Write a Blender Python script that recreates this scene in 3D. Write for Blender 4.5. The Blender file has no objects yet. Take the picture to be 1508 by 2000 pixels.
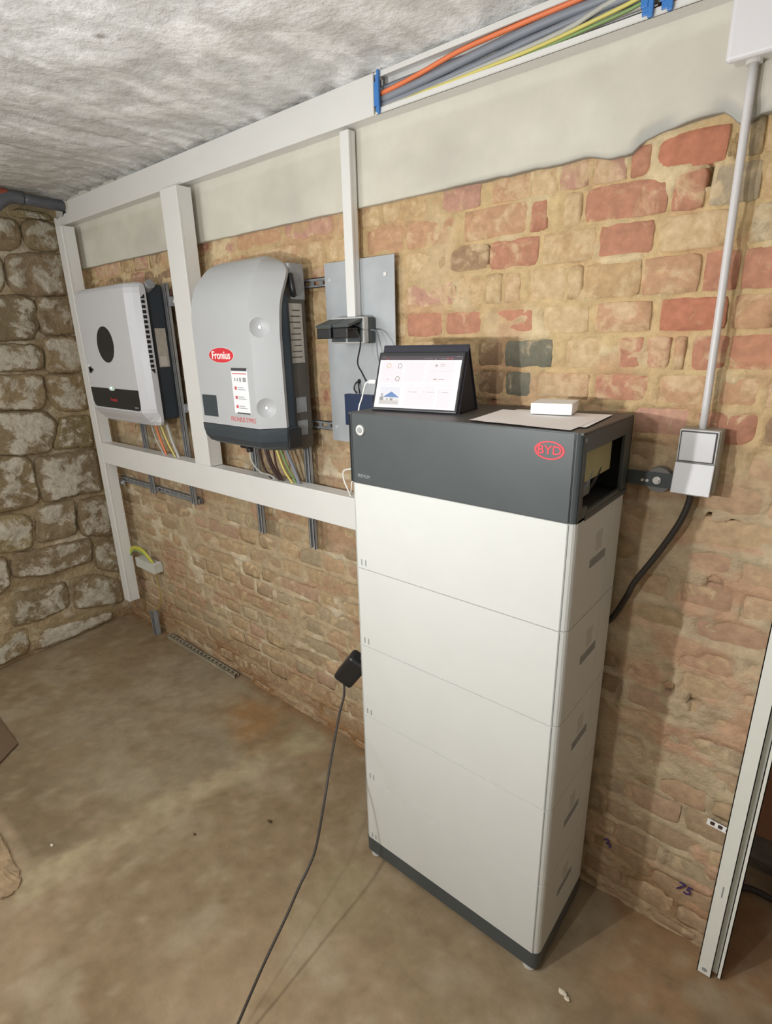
import bpy, bmesh, math, random
import numpy as np
from mathutils import Vector, Matrix

# ------------------------------------------------------------------ camera
S = bpy.context.scene
COL = S.collection
yaw, pitch, roll = math.radians(40.001), math.radians(72.241), math.radians(-1.380)
cam_d = bpy.data.cameras.new('camera')
cam = bpy.data.objects.new('camera', cam_d)
COL.objects.link(cam)
cam.matrix_world = (Matrix.Translation((3.1685, -1.3183, 1.5834)) @ Matrix.Rotation(yaw, 4, 'Z')
                    @ Matrix.Rotation(pitch, 4, 'X') @ Matrix.Rotation(roll, 4, 'Z'))
cam_d.sensor_fit = 'VERTICAL'
cam_d.sensor_height = 24.0
cam_d.lens = 1064.96 / 2000.0 * 24.0
cam_d.clip_start = 0.02
S.camera = cam

# ------------------------------------------------------------------ world, lamps, exposure
wd = bpy.data.worlds.new('world'); S.world = wd; wd.use_nodes = True
wd.node_tree.nodes['Background'].inputs[0].default_value = (0.88, 0.94, 1.0, 1)
wd.node_tree.nodes['Background'].inputs[1].default_value = 0.11

def lamp(name, kind, loc, power, color, size=0.02, rot=None, size_y=None):
    d = bpy.data.lights.new(name, kind); d.energy = power; d.color = color
    if kind == 'POINT': d.shadow_soft_size = size
    if kind == 'AREA':
        d.shape = 'RECTANGLE'; d.size = size; d.size_y = size_y or size
    o = bpy.data.objects.new(name, d); o.location = loc
    if rot: o.rotation_euler = rot
    COL.objects.link(o); return o
lamp('work_lamp', 'POINT', (2.33, -1.40, 1.48), 33, (0.975, 0.985, 0.985), 0.016)
lamp('work_lamp', 'POINT', (2.69, -1.40, 1.48), 15.5, (0.975, 0.985, 0.985), 0.016)
lamp('fill_light', 'POINT', (1.25, -2.3, 1.80), 47, (0.94, 0.975, 1.0), 0.35)  # added soft fill light, lifts the far corner and the ceiling

S.view_settings.view_transform = 'Standard'
S.view_settings.look = 'None'
S.view_settings.gamma = 1.0
S.view_settings.use_curve_mapping = False
S.view_settings.exposure = 0.06

# ------------------------------------------------------------------ numpy noise
def vn(x, y, seed=0):
    xi = np.floor(x).astype(np.int64); yi = np.floor(y).astype(np.int64)
    xf = x - xi; yf = y - yi
    def h(a, b):
        n = (a * 374761393 + b * 668265263 + seed * 1442695041) & 0xFFFFFFFF
        n = ((n ^ (n >> 13)) * 1274126177) & 0xFFFFFFFF
        n = n ^ (n >> 16)
        return (n & 0xFFFF) / 65535.0
    u = xf * xf * (3 - 2 * xf); v = yf * yf * (3 - 2 * yf)
    return (h(xi, yi) * (1 - u) + h(xi + 1, yi) * u) * (1 - v) + (h(xi, yi + 1) * (1 - u) + h(xi + 1, yi + 1) * u) * v
def fbm(x, y, seed=0, o=4):
    s = 0; a = 1; t = 0
    for i in range(o):
        s = s + a * vn(x * 2 ** i + 17.3 * i, y * 2 ** i + 9.1 * i, seed + i); t += a; a *= 0.5
    return s / t
def sst(x, a, b):
    t = np.clip((x - a) / (b - a), 0, 1); return t * t * (3 - 2 * t)

# ------------------------------------------------------------------ materials
def nt(name):
    m = bpy.data.materials.new(name); m.use_nodes = True
    t = m.node_tree; b = t.nodes['Principled BSDF']
    return m, t, b
def add_noise(t, scale, detail=4, rough=0.55, coord='Object'):
    if coord == 'World':
        tc = t.nodes.new('ShaderNodeNewGeometry'); out = tc.outputs['Position']
    else:
        tc = t.nodes.new('ShaderNodeTexCoord'); out = tc.outputs[coord]
    n = t.nodes.new('ShaderNodeTexNoise'); n.inputs['Scale'].default_value = scale
    n.inputs['Detail'].default_value = detail; n.inputs['Roughness'].default_value = rough
    t.links.new(out, n.inputs['Vector']); return n
def ramp(t, src, a, b, ca=(0, 0, 0, 1), cb=(1, 1, 1, 1)):
    r = t.nodes.new('ShaderNodeValToRGB')
    r.color_ramp.elements[0].position = a; r.color_ramp.elements[0].color = ca
    r.color_ramp.elements[1].position = b; r.color_ramp.elements[1].color = cb
    t.links.new(src, r.inputs[0]); return r
def mixc(t, fac, a, b, mode='MIX'):
    m = t.nodes.new('ShaderNodeMix'); m.data_type = 'RGBA'; m.blend_type = mode
    for i, v in ((0, fac), (6, a), (7, b)):
        if hasattr(v, 'is_linked') or hasattr(v, 'links'): t.links.new(v, m.inputs[i])
        elif isinstance(v, (int, float)): m.inputs[i].default_value = v
        else: m.inputs[i].default_value = tuple(v) + ((1,) if len(v) == 3 else ())
    return m.outputs[2]
def bump(t, b, src, strength, dist=0.01):
    n = t.nodes.new('ShaderNodeBump'); n.inputs['Strength'].default_value = strength
    n.inputs['Distance'].default_value = dist
    t.links.new(src, n.inputs['Height']); t.links.new(n.outputs[0], b.inputs['Normal'])
def M(name, col, rough=0.5, metal=0.0, var=0.06, scale=12, bmp=0.0, bscale=200, spec=0.5):
    m, t, b = nt(name)
    n = add_noise(t, scale)
    lo = tuple(c * (1 - var) for c in col) + (1,); hi = tuple(min(1, c * (1 + var)) for c in col) + (1,)
    r = ramp(t, n.outputs[0], 0.3, 0.7, lo, hi)
    t.links.new(r.outputs[0], b.inputs['Base Color'])
    b.inputs['Roughness'].default_value = rough; b.inputs['Metallic'].default_value = metal
    b.inputs['Specular IOR Level'].default_value = spec
    if bmp:
        n2 = add_noise(t, bscale, 2); bump(t, b, n2.outputs[0], bmp, 0.002)
    return m
def EM(name, col, s=1.0):
    m, t, b = nt(name)
    b.inputs['Base Color'].default_value = (0.02, 0.02, 0.02, 1)
    b.inputs['Emission Color'].default_value = tuple(col) + (1,)
    b.inputs['Emission Strength'].default_value = s
    b.inputs['Roughness'].default_value = 0.2
    return m

def attr_mat(name, nscale, var, bstr, bdist, rough=0.9, bsc=None):
    m, t, b = nt(name)
    a = t.nodes.new('ShaderNodeAttribute'); a.attribute_name = 'Col'
    n = add_noise(t, nscale, 6, 0.65, 'World')
    r = ramp(t, n.outputs[0], 0.25, 0.75, (1 - var,) * 3 + (1,), (1 + var,) * 3 + (1,))
    c = mixc(t, 1.0, a.outputs[0], r.outputs[0], 'MULTIPLY')
    t.links.new(c, b.inputs['Base Color'])
    n2 = add_noise(t, bsc or nscale * 2.2, 8, 0.6, 'World')
    bump(t, b, n2.outputs[0], bstr, bdist)
    b.inputs['Roughness'].default_value = rough; b.inputs['Specular IOR Level'].default_value = 0.2
    return m
MORTAR = attr_mat('mortar', 28, 0.22, 0.7, 0.012)
FLOORM = attr_mat('floor_concrete', 20, 0.16, 0.3, 0.005, 0.8)
CEILM = attr_mat('ceiling_concrete', 26, 0.13, 0.8, 0.02, bsc=15)
LEFTM = attr_mat('stone_wall_mortar', 24, 0.25, 0.8, 0.015)

def brick_mat(name, use_attr):
    m, t, b = nt(name)
    if use_attr:
        a = t.nodes.new('ShaderNodeAttribute'); a.attribute_name = 'Col'; base = a.outputs[0]; al = a.outputs['Alpha']
    else:
        a = t.nodes.new('ShaderNodeObjectInfo'); base = a.outputs['Color']; al = a.outputs['Alpha']
    n1 = add_noise(t, 17, 7, 0.66, 'World'); n1.inputs['Distortion'].default_value = 0.7
    n2 = add_noise(t, 45, 4, 0.6, 'World')
    # smear amount: mask = smoothstep(noise + (alpha-0.5)*0.55)
    ma = t.nodes.new('ShaderNodeMath'); ma.operation = 'MULTIPLY_ADD'
    t.links.new(al, ma.inputs[0]); ma.inputs[1].default_value = 0.46; ma.inputs[2].default_value = -0.25
    ad = t.nodes.new('ShaderNodeMath'); ad.operation = 'ADD'
    t.links.new(n1.outputs[0], ad.inputs[0]); t.links.new(ma.outputs[0], ad.inputs[1])
    mk = ramp(t, ad.outputs[0], 0.44, 0.56)
    sm = ramp(t, n2.outputs[0], 0.3, 0.7, (0.52, 0.365, 0.19, 1), (0.74, 0.59, 0.38, 1))
    tone = ramp(t, n2.outputs[0], 0.25, 0.75, (0.78, 0.78, 0.78, 1), (1.2, 1.2, 1.2, 1))
    bc = mixc(t, 1.0, base, tone.outputs[0], 'MULTIPLY')
    sc = t.nodes.new('ShaderNodeMath'); sc.operation = 'MULTIPLY'; sc.inputs[1].default_value = 0.62
    t.links.new(mk.outputs[0], sc.inputs[0])
    c = mixc(t, sc.outputs[0], bc, sm.outputs[0])
    t.links.new(c, b.inputs['Base Color'])
    n3 = add_noise(t, 70, 6, 0.7, 'World')
    bump(t, b, n3.outputs[0], 0.5, 0.006)
    b.inputs['Roughness'].default_value = 0.9; b.inputs['Specular IOR Level'].default_value = 0.2
    return m
BRICK = brick_mat('brick', False)
BRICKF = brick_mat('brick_stuff', True)

def stone_mat():
    m, t, b = nt('field_stone')
    oi = t.nodes.new('ShaderNodeObjectInfo')
    n1 = add_noise(t, 8, 9, 0.74, 'World'); n1.inputs['Distortion'].default_value = 0.4
    n2 = add_noise(t, 38, 5, 0.65, 'World')
    a = t.nodes.new('ShaderNodeAttribute'); a.attribute_name = 'Lime'
    ad = t.nodes.new('ShaderNodeMath'); ad.operation = 'ADD'
    t.links.new(n1.outputs[0], ad.inputs[0]); t.links.new(a.outputs['Fac'], ad.inputs[1])
    mk = ramp(t, ad.outputs[0], 0.52, 0.60)
    st = ramp(t, n2.outputs[0], 0.3, 0.7, (0.34, 0.255, 0.14, 1), (0.52, 0.41, 0.25, 1))
    st2 = mixc(t, 1.0, st.outputs[0], oi.outputs['Color'], 'MULTIPLY')
    li = ramp(t, n2.outputs[0], 0.3, 0.7, (0.68, 0.59, 0.43, 1), (0.97, 0.91, 0.78, 1))
    c = mixc(t, mk.outputs[0], st2, li.outputs[0])
    t.links.new(c, b.inputs['Base Color'])
    n3 = add_noise(t, 26, 9, 0.75, 'World')
    bump(t, b, n3.outputs[0], 1.0, 0.03)
    b.inputs['Roughness'].default_value = 0.95; b.inputs['Specular IOR Level'].default_value = 0.15
    return m
STONE = stone_mat()

PLASTER = attr_mat('plaster', 14, 0.05, 0.15, 0.004)
WHITE = M('white_plastic', (0.72, 0.715, 0.69), 0.38, var=0.015)
WHITE2 = M('white_box_paint', (0.60, 0.605, 0.575), 0.42, var=0.012)
SEAM = M('seam_shadow_gap', (0.30, 0.32, 0.31), 0.7)
ANTH = M('anthracite_paint', (0.062, 0.072, 0.074), 0.42, var=0.05)
ANTHD = M('dark_case', (0.035, 0.035, 0.032), 0.6)
INVG = M('inverter_grey', (0.43, 0.44, 0.45), 0.42, var=0.015)
INVL = M('inverter_light_grey', (0.52, 0.52, 0.54), 0.4, var=0.015)
NAVY = M('dark_navy_plastic', (0.030, 0.042, 0.055), 0.45)
SLATE = M('slate_plastic', (0.040, 0.052, 0.062), 0.4)
BLACK = M('black_plastic', (0.012, 0.013, 0.015), 0.4)
RUBBER = M('black_rubber', (0.035, 0.028, 0.022), 0.6)
GALV = M('galvanised_steel', (0.32, 0.33, 0.34), 0.5, 0.25, var=0.15, scale=30)
ZINC = M('zinc_sheet', (0.40, 0.42, 0.435), 0.5, 0.15, var=0.13, scale=7)
CHROME = M('bright_screw_steel', (0.85, 0.85, 0.83), 0.25, 0.45)
CAST = M('cast_heatsink', (0.10, 0.092, 0.078), 0.6, 0.2)
LABELM = M('grey_rating_label', (0.42, 0.39, 0.34), 0.5, var=0.1, scale=60)
LABELW = M('white_label_paper', (0.80, 0.80, 0.82), 0.5, var=0.02)
RED = M('logo_red', (0.62, 0.03, 0.045), 0.5)
REDT = M('lettering_red', (0.55, 0.10, 0.10), 0.5)
GREYT = M('lettering_grey', (0.30, 0.31, 0.31), 0.5)
DARKT = M('print_dark', (0.05, 0.05, 0.055), 0.5)
BLUE = M('blue_clip_plastic', (0.045, 0.20, 0.55), 0.4)
PIPE = M('grey_pipe_plastic', (0.12, 0.125, 0.14), 0.3)
REDP = M('red_brown_pipe_plastic', (0.30, 0.07, 0.04), 0.5)
SWG = M('switch_grey_plastic', (0.68, 0.68, 0.70), 0.4, var=0.02)
SWB = M('switch_body_grey', (0.33, 0.31, 0.26), 0.5)
SOCK = M('socket_light_grey', (0.50, 0.51, 0.50), 0.5)
SOCKD = M('socket_dark_grey', (0.060, 0.070, 0.072), 0.5)
PAPER = M('paper', (0.86, 0.83, 0.82), 0.8, var=0.01)
CARD = M('white_card', (0.86, 0.86, 0.84), 0.6, var=0.01)
COND = M('conduit_grey', (0.60, 0.58, 0.58), 0.4, var=0.02)
FLATBRN = M('flat_brown', (0.13, 0.085, 0.045), 0.8)
RUBBLE = M('rubble_concrete', (0.30, 0.21, 0.12), 0.95, var=0.3, scale=30, bmp=0.6, bscale=60)
GREYW = M('bare_render', (0.42, 0.38, 0.31), 0.9, var=0.08, scale=6, bmp=0.3, bscale=60)
REDW = M('reddish_plaster', (0.42, 0.21, 0.13), 0.9, var=0.15, scale=5, bmp=0.3, bscale=60)
DGREY = M('shaded_floor', (0.20, 0.17, 0.14), 0.9, var=0.2)  # floor tone with shade put in, for the strip beyond the opening
INK = M('purple_marker_ink', (0.06, 0.03, 0.14), 0.6)
CORANGE = M('cable_orange', (0.80, 0.21, 0.08), 0.45)
CGREY = M('cable_slate_grey', (0.23, 0.25, 0.29), 0.5)
CLG = M('cable_light_grey', (0.46, 0.46, 0.42), 0.5)
CYEL = M('cable_yellow', (0.66, 0.58, 0.16), 0.45)
CGREEN = M('cable_green', (0.22, 0.34, 0.12), 0.45)
CBRN = M('cable_brown', (0.055, 0.028, 0.025), 0.45)
CWHT = M('cable_white', (0.82, 0.80, 0.75), 0.4)

# ------------------------------------------------------------------ object helpers
ORG = {}
def tag(o, label=None, cat=None, group=None, kind=None):
    if label: o['label'] = label
    if cat: o['category'] = cat
    if group: o['group'] = group
    if kind: o['kind'] = kind
    return o
def thing(name, loc, label, cat, group=None):
    o = bpy.data.objects.new(name, None); o.empty_display_size = 0.05
    o.location = loc; COL.objects.link(o); ORG[o.name] = Vector(loc)
    return tag(o, label, cat, group)
def link(name, me, mat, parent=None, org=None, smooth=False):
    if mat is not None and not me.materials: me.materials.append(mat)
    if smooth:
        for p in me.polygons: p.use_smooth = True
    o = bpy.data.objects.new(name, me); COL.objects.link(o)
    if parent is not None:
        o.parent = parent; ORG[o.name] = ORG[parent.name]
    else:
        ORG[o.name] = Vector(org) if org is not None else Vector((0, 0, 0))
        o.location = ORG[o.name]
    return o
def obj(name, bm, mat, parent=None, org=None, smooth=False, recalc=True):
    if recalc: bmesh.ops.recalc_face_normals(bm, faces=bm.faces)
    off = ORG[parent.name] if parent is not None else (Vector(org) if org is not None else Vector((0, 0, 0)))
    for v in bm.verts: v.co -= off
    me = bpy.data.meshes.new(name); bm.to_mesh(me); bm.free()
    return link(name, me, mat, parent, org, smooth)
def NB(): return bmesh.new()
def bx(bm, x0, x1, y0, y1, z0, z1, bev=0, seg=2, mat=None, edges=None):
    g = bmesh.ops.create_cube(bm, size=1.0)
    vs = g['verts']
    for v in vs:
        v.co = Vector(((x0 + x1) / 2 + v.co.x * (x1 - x0), (y0 + y1) / 2 + v.co.y * (y1 - y0), (z0 + z1) / 2 + v.co.z * (z1 - z0)))
    if bev:
        es = set(e for v in vs for e in v.link_edges)
        if edges: es = [e for e in es if edges(e)]
        bv = bmesh.ops.bevel(bm, geom=list(es), offset=bev, segments=seg, affect='EDGES', profile=0.5)
        vs = list(set(bv['verts']) | set(v for v in vs if v.is_valid))
    if mat is not None:
        for v in vs:
            if v.is_valid: v.co = mat @ v.co
    return vs
def box(name, x0, x1, y0, y1, z0, z1, mat, parent=None, bev=0, **k):
    bm = NB(); bx(bm, x0, x1, y0, y1, z0, z1, bev)
    org = k.pop('org', None)
    if parent is None and org is None: org = ((x0 + x1) / 2, (y0 + y1) / 2, min(z0, z1))
    return obj(name, bm, mat, parent, org)
def cyl(bm, p0, p1, r, seg=16, r2=None, cap=True):
    p0 = Vector(p0); p1 = Vector(p1); d = p1 - p0; L = d.length
    mt = Matrix.Translation((p0 + p1) / 2) @ d.to_track_quat('Z', 'Y').to_matrix().to_4x4()
    bmesh.ops.create_cone(bm, cap_ends=cap, segments=seg, radius1=r, radius2=r if r2 is None else r2, depth=L, matrix=mt)
def crom(pts, n=8):
    P = [Vector(p) for p in pts]; P = [2 * P[0] - P[1]] + P + [2 * P[-1] - P[-2]]
    out = []
    for i in range(1, len(P) - 2):
        for k in range(n):
            t = k / n
            out.append(0.5 * ((2 * P[i]) + (-P[i - 1] + P[i + 1]) * t + (2 * P[i - 1] - 5 * P[i] + 4 * P[i + 1] - P[i + 2]) * t * t
                              + (-P[i - 1] + 3 * P[i] - 3 * P[i + 1] + P[i + 2]) * t ** 3))
    out.append(P[-2]); return out
def tube(bm, pts, r, seg=8, n=8, smoothp=True):
    pts = crom(pts, n) if smoothp else [Vector(p) for p in pts]
    rings = []; up = Vector((0.1, 0.2, 1)).normalized()
    for i, p in enumerate(pts):
        d = (pts[min(i + 1, len(pts) - 1)] - pts[max(i - 1, 0)]).normalized()
        a = d.cross(up)
        if a.length < 1e-3: a = d.cross(Vector((1, 0, 0)))
        a.normalize(); b2 = d.cross(a); up = a.cross(d).normalized()
        rings.append([bm.verts.new(p + r * (math.cos(2 * math.pi * k / seg) * a + math.sin(2 * math.pi * k / seg) * b2)) for k in range(seg)])
    for i in range(len(rings) - 1):
        for k in range(seg):
            bm.faces.new((rings[i][k], rings[i][(k + 1) % seg], rings[i + 1][(k + 1) % seg], rings[i + 1][k]))
    bm.faces.new(rings[0]); bm.faces.new(rings[-1])
def cable(name, pts, r, mat, label=None, cat='cable', group=None, parent=None, seg=8, n=8):
    bm = NB(); tube(bm, pts, r, seg, n)
    o = obj(name, bm, mat, parent, None if parent else pts[0], smooth=True)
    if label: tag(o, label, cat, group)
    return o
def loft(bm, sections):
    rs = [[bm.verts.new(p) for p in s] for s in sections]
    n = len(rs[0])
    for i in range(len(rs) - 1):
        for k in range(n):
            bm.faces.new((rs[i][k], rs[i][(k + 1) % n], rs[i + 1][(k + 1) % n], rs[i + 1][k]))
    bm.faces.new(rs[0]); bm.faces.new(rs[-1])
def text(name, s, size, origin, u, v, mat, parent, ext=0.0004, sx=1.0, align='CENTER', shear=0.0, bold=0.0):
    cu = bpy.data.curves.new(name, 'FONT'); cu.body = s; cu.size = size; cu.extrude = ext; cu.align_x = align; cu.align_y = 'CENTER'
    cu.shear = shear; cu.offset = bold
    tmp = bpy.data.objects.new('tmp', cu); COL.objects.link(tmp)
    bpy.context.view_layer.update()
    dg = bpy.context.evaluated_depsgraph_get()
    me = bpy.data.meshes.new_from_object(tmp.evaluated_get(dg))
    bpy.data.objects.remove(tmp); 
    u = Vector(u).normalized(); v = Vector(v).normalized(); w = u.cross(v)
    mt = Matrix((u, v, w)).transposed().to_4x4(); mt.translation = Vector(origin)
    off = ORG[parent.name]
    for vv in me.vertices:
        c = vv.co.copy(); c.x *= sx
        vv.co = (mt @ c) - off
    me.name = name
    return link(name, me, mat, parent)
def disc(bm, c, u, v, ru, rv, th, seg=40, rin=0.0):
    """flat elliptical plate / ring of thickness th on plane u,v centred at c"""
    c = Vector(c); u = Vector(u).normalized(); v = Vector(v).normalized(); w = u.cross(v)
    rings = []
    if rin:
        for (f, h) in ((rin, 0), (rin, th), (1, th), (1, 0)):
            rings.append([bm.verts.new(c + u * ru * f * math.cos(2 * math.pi * k / seg) + v * rv * f * math.sin(2 * math.pi * k / seg) + w * h) for k in range(seg)])
        for i in range(4):
            A, B = rings[i], rings[(i + 1) % 4]
            for k in range(seg): bm.faces.new((A[k], A[(k + 1) % seg], B[(k + 1) % seg], B[k]))
    else:
        for h in (0, th):
            rings.append([bm.verts.new(c + u * ru * math.cos(2 * math.pi * k / seg) + v * rv * math.sin(2 * math.pi * k / seg) + w * h) for k in range(seg)])
        for k in range(seg): bm.faces.new((rings[0][k], rings[0][(k + 1) % seg], rings[1][(k + 1) % seg], rings[1][k]))
        bm.faces.new(rings[0]); bm.faces.new(rings[1])
def grid_mesh(name, P, mat, cols=None, extra=None, smooth=True):
    """P: (n,m,3) array"""
    n, m = P.shape[:2]
    me = bpy.data.meshes.new(name)
    idx = np.arange(n * m).reshape(n, m)
    q = np.stack([idx[:-1, :-1], idx[1:, :-1], idx[1:, 1:], idx[:-1, 1:]], -1).reshape(-1, 4)
    me.vertices.add(n * m); me.vertices.foreach_set('co', P.reshape(-1).astype(np.float32))
    me.loops.add(q.size); me.loops.foreach_set('vertex_index', q.reshape(-1).astype(np.int32))
    me.polygons.add(len(q)); me.polygons.foreach_set('loop_start', (np.arange(len(q)) * 4).astype(np.int32))
    me.polygons.foreach_set('loop_total', np.full(len(q), 4, np.int32))
    me.update(calc_edges=True)
    if smooth: me.polygons.foreach_set('use_smooth', np.ones(len(q), bool))
    if cols is not None:
        a = me.color_attributes.new('Col', 'FLOAT_COLOR', 'POINT')
        c4 = np.concatenate([cols.reshape(-1, 3), np.ones((n * m, 1))], 1)
        a.data.foreach_set('color', c4.reshape(-1).astype(np.float32))
    me.materials.append(mat); return me
def lerp(a, b, t): return a * (1 - t[..., None]) + np.array(b) * t[..., None]

# ================================================================== BRICK WALL
rng = random.Random(7)
ROWZ = [(1.886, 1.947), (1.811, 1.880), (1.738, 1.803), (1.657, 1.729), (1.583, 1.646), (1.503, 1.571), (1.430, 1.492)]
z = 1.424
while z > 0.02:
    ROWZ.append((max(z - 0.066, 0.0), z)); z -= 0.0775
XEND = 3.148
TAN = (0.50, 0.335, 0.18); ORA = (0.50, 0.30, 0.175); RD = (0.46, 0.225, 0.145); BR = (0.47, 0.195, 0.12)
PINK = (0.48, 0.275, 0.20); GRY = (0.19, 0.18, 0.135); BRN = (0.33, 0.215, 0.13); GT = (0.38, 0.31, 0.21)
def PXR(L): return L
EXPL = {0: [(1.99,2.065,TAN,.7),(2.075,2.132,TAN,.6),(2.137,2.23,TAN,.35),(2.272,2.387,PINK,.3),(2.420,2.52,ORA,.6),(2.525,2.588,TAN,.7),(2.592,2.655,PINK,.55),(2.668,2.735,PINK,.5),(2.742,2.782,RD,.35),(2.794,2.916,BR,.12),(2.938,2.972,GT,.5),(2.978,3.05,TAN,.6),(3.06,XEND,ORA,.6)],
 1: [(2.012,2.15,ORA,.25),(2.155,2.318,ORA,.3),(2.345,2.515,ORA,.35),(2.522,2.567,RD,.35),(2.602,2.645,TAN,.8),(2.655,2.822,RD,.35),(2.83,2.887,RD,.3),(2.897,2.978,GT,.35),(2.985,3.05,TAN,.5),(3.06,XEND,PINK,.5)],
 2: [(2.02,2.135,TAN,.6),(2.15,2.274,TAN,.65),(2.283,2.41,BRN,.35),(2.421,2.548,RD,.4),(2.56,2.682,TAN,.6),(2.690,2.800,RD,.28),(2.815,2.935,TAN,.7),(2.975,3.06,GT,.5),(3.07,XEND,TAN,.5)],
 3: [(2.02,2.13,TAN,.5),(2.15,2.316,PINK,.5),(2.322,2.405,TAN,.6),(2.412,2.457,TAN,.65),(2.464,2.508,ORA,.6),(2.53,2.62,TAN,.75),(2.625,2.66,TAN,.8),(2.667,2.785,TAN,.35),(2.79,2.897,ORA,.35),(2.906,2.965,RD,.3),(2.972,3.06,RD,.3),(3.07,XEND,ORA,.4)],
 4: [(2.03,2.15,TAN,.5),(2.161,2.279,RD,.18),(2.290,2.402,RD,.22),(2.431,2.552,(.49,.235,.15),.2),(2.565,2.68,TAN,.72),(2.70,2.815,ORA,.5),(2.834,2.955,BR,.15),(2.968,3.035,ORA,.35),(3.045,XEND,ORA,.5)],
 5: [(2.05,2.16,TAN,.5),(2.17,2.28,TAN,.5),(2.29,2.385,TAN,.5),(2.395,2.468,BRN,.3),(2.474,2.600,GRY,.2),(2.635,2.72,TAN,.7),(2.755,2.810,RD,.35),(2.816,2.862,RD,.45),(2.87,2.892,ORA,.5),(2.905,2.968,RD,.35),(2.973,3.08,(.49,.24,.15),.28),(3.09,XEND,ORA,.4)],
 6: [(2.05,2.16,TAN,.5),(2.17,2.28,TAN,.5),(2.29,2.385,BRN,.5),(2.395,2.475,BRN,.35),(2.480,2.552,GRY,.15),(2.568,2.695,ORA,.62),(2.712,2.825,RD,.45),(2.85,2.945,ORA,.5),(2.96,3.035,ORA,.45),(3.045,XEND,PINK,.5)]}
bricks = []   # x0,x1,z0,z1,color,smear
for r, (z0, z1) in enumerate(ROWZ):
    start = 0.02 + 0.065 * (r % 2)
    lim = XEND
    if r in EXPL: lim = EXPL[r][0][0] - 0.012
    x = start
    while x < lim - 0.03:
        w = 0.118 if rng.random() < 0.7 else 0.236
        w *= rng.uniform(0.94, 1.04)
        if x + w > lim - 0.02: w = lim - x
        zc = (z0 + z1) / 2
        pool = [TAN, TAN, ORA, PINK, BRN, GT] if zc < 1.2 else [TAN, ORA, ORA, PINK, RD, BRN]
        c = rng.choice(pool); k = rng.uniform(0.85, 1.12)
        if x > 2.8 and 0.75 < zc < 1.35: c = rng.choice([ORA, ORA, RD, TAN, PINK])
        if x < 2.2 and zc > 1.75: c = rng.choice([ORA, TAN, PINK, RD]) if x > 1 else rng.choice([TAN, BRN, PINK])
        sm = rng.uniform(0.1, 0.45) if zc < 1.35 else rng.uniform(0.35, 0.8)
        if zc < 0.22: c = (0.30, 0.16, 0.08)
        if zc < 1.35:
            k = .93 + (k - 1) * .6; tgt = (.54, .40, .26) if x > 2.75 else (.43, .33, .205); c = tuple(.42 * a_ + .58 * b_ for a_, b_ in zip(c, tgt))
        bricks.append([x, x + w, z0 + rng.uniform(-.003, .003), z1 + rng.uniform(-.003, .003), tuple(v * k for v in c), sm, False])
        x += w + 0.012
    for e in EXPL.get(r, []):
        bricks.append([e[0], e[1], z0, z1, e[2], e[3] + .06, True])
def hidden(b):
    return b[0] > 2.36 and b[1] < 2.74 and b[3] < 1.33
PITS = [(2.958, .741, .010, .022), (3.018, .734, .009, .022), (3.03, 1.178, .010, .012), (2.981, 1.186, .006, .016), (3.016, 1.042, .012, .012),
        (3.031, .153, .014, .013), (2.843, .174, .012, .013), (2.418, 1.771, .007, .022), (2.283, 1.766, .005, .010), (2.991, 1.46, .014, .010),
        (2.936, 1.91, .010, .020), (2.316, 1.69, .006, .014), (2.889, 1.865, .008, .016)]
WB = thing('wall_back', (0, 0, 0), 'brick cellar wall with smeared sandy mortar and a plaster band at the top', None)
del WB['label']; WB['kind'] = 'structure'
# mortar bed
xs = np.arange(-0.06, XEND + 0.006, 0.009); zs = np.arange(0, 2.30, 0.009)
X, Z = np.meshgrid(xs, zs, indexing='ij')
inside = np.full(X.shape, -1.0)
for b in bricks:
    d = np.minimum(np.minimum(X - b[0], b[1] - X), np.minimum(Z - b[2], b[3] - Z))
    inside = np.maximum(inside, np.clip(d, -1, 1))
f1 = fbm(X * 11, Z * 15, 3, 5); f2 = fbm(X * 3.2, Z * 3.6, 11, 3); f3 = fbm(X * 40, Z * 46, 23, 3)
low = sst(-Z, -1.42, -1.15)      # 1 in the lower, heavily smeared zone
J = 1 - sst(inside, -0.004, 0.011)
m = 0.60 * J + (f1 - 0.5) * 1.9 + (f2 - 0.5) * 0.9 + 0.04 + 0.17 * low
Y = 0.0075 - 0.0105 * sst(m, 0.22, 0.60) - 0.004 * (f3 - 0.5) - 0.010 * low * (f2 - 0.35) - 0.004 * low * (fbm(X * 9, Z * 14, 77, 4) - .5) * 2
for (px, pz, rx, rz) in PITS:
    d = ((X - px) / rx) ** 2 + ((Z - pz) / rz) ** 2
    Y = np.where(d < 1.2, 0.045, Y)
Y = np.where(Z > 1.955, 0.0, Y)
c = np.zeros(X.shape + (3,)) + np.array((0.60, 0.44, 0.235))
c = lerp(c, (0.68, 0.55, 0.35), sst(f1, .5, .66) * .7)
c = lerp(c, (0.50, 0.34, 0.18), sst(f2, .5, .7) * .5)
c = lerp(c, (0.50, 0.27, 0.16), sst(fbm(X * 8, Z * 12, 57, 4), .56, .66) * .45)
lowc = low
c = lerp(c, (0.43, 0.335, 0.215), lowc * 0.85)
c = lerp(c, (0.62, 0.53, 0.38), low * sst(fbm(X * 6, Z * 11, 51, 4), .56, .70) * .85)
c = lerp(c, (0.40, 0.235, 0.14), low * sst(fbm(X * 5, Z * 13, 61, 4), .56, .68) * .7)
c = lerp(c, (0.54, 0.425, 0.28), low * sst(X, 2.7, 2.9) * .75)
rr = sst(X, 2.75, 2.95) * low * sst(fbm(X * 7, Z * 13, 71, 4), .52, .62)
c = lerp(c, (0.53, 0.29, 0.18), rr * .6)
damp = sst(-Z, -0.26, -0.08) * (0.45 + 0.55 * sst(fbm(X * 4, Z * 6, 81, 3), .35, .6))
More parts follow.
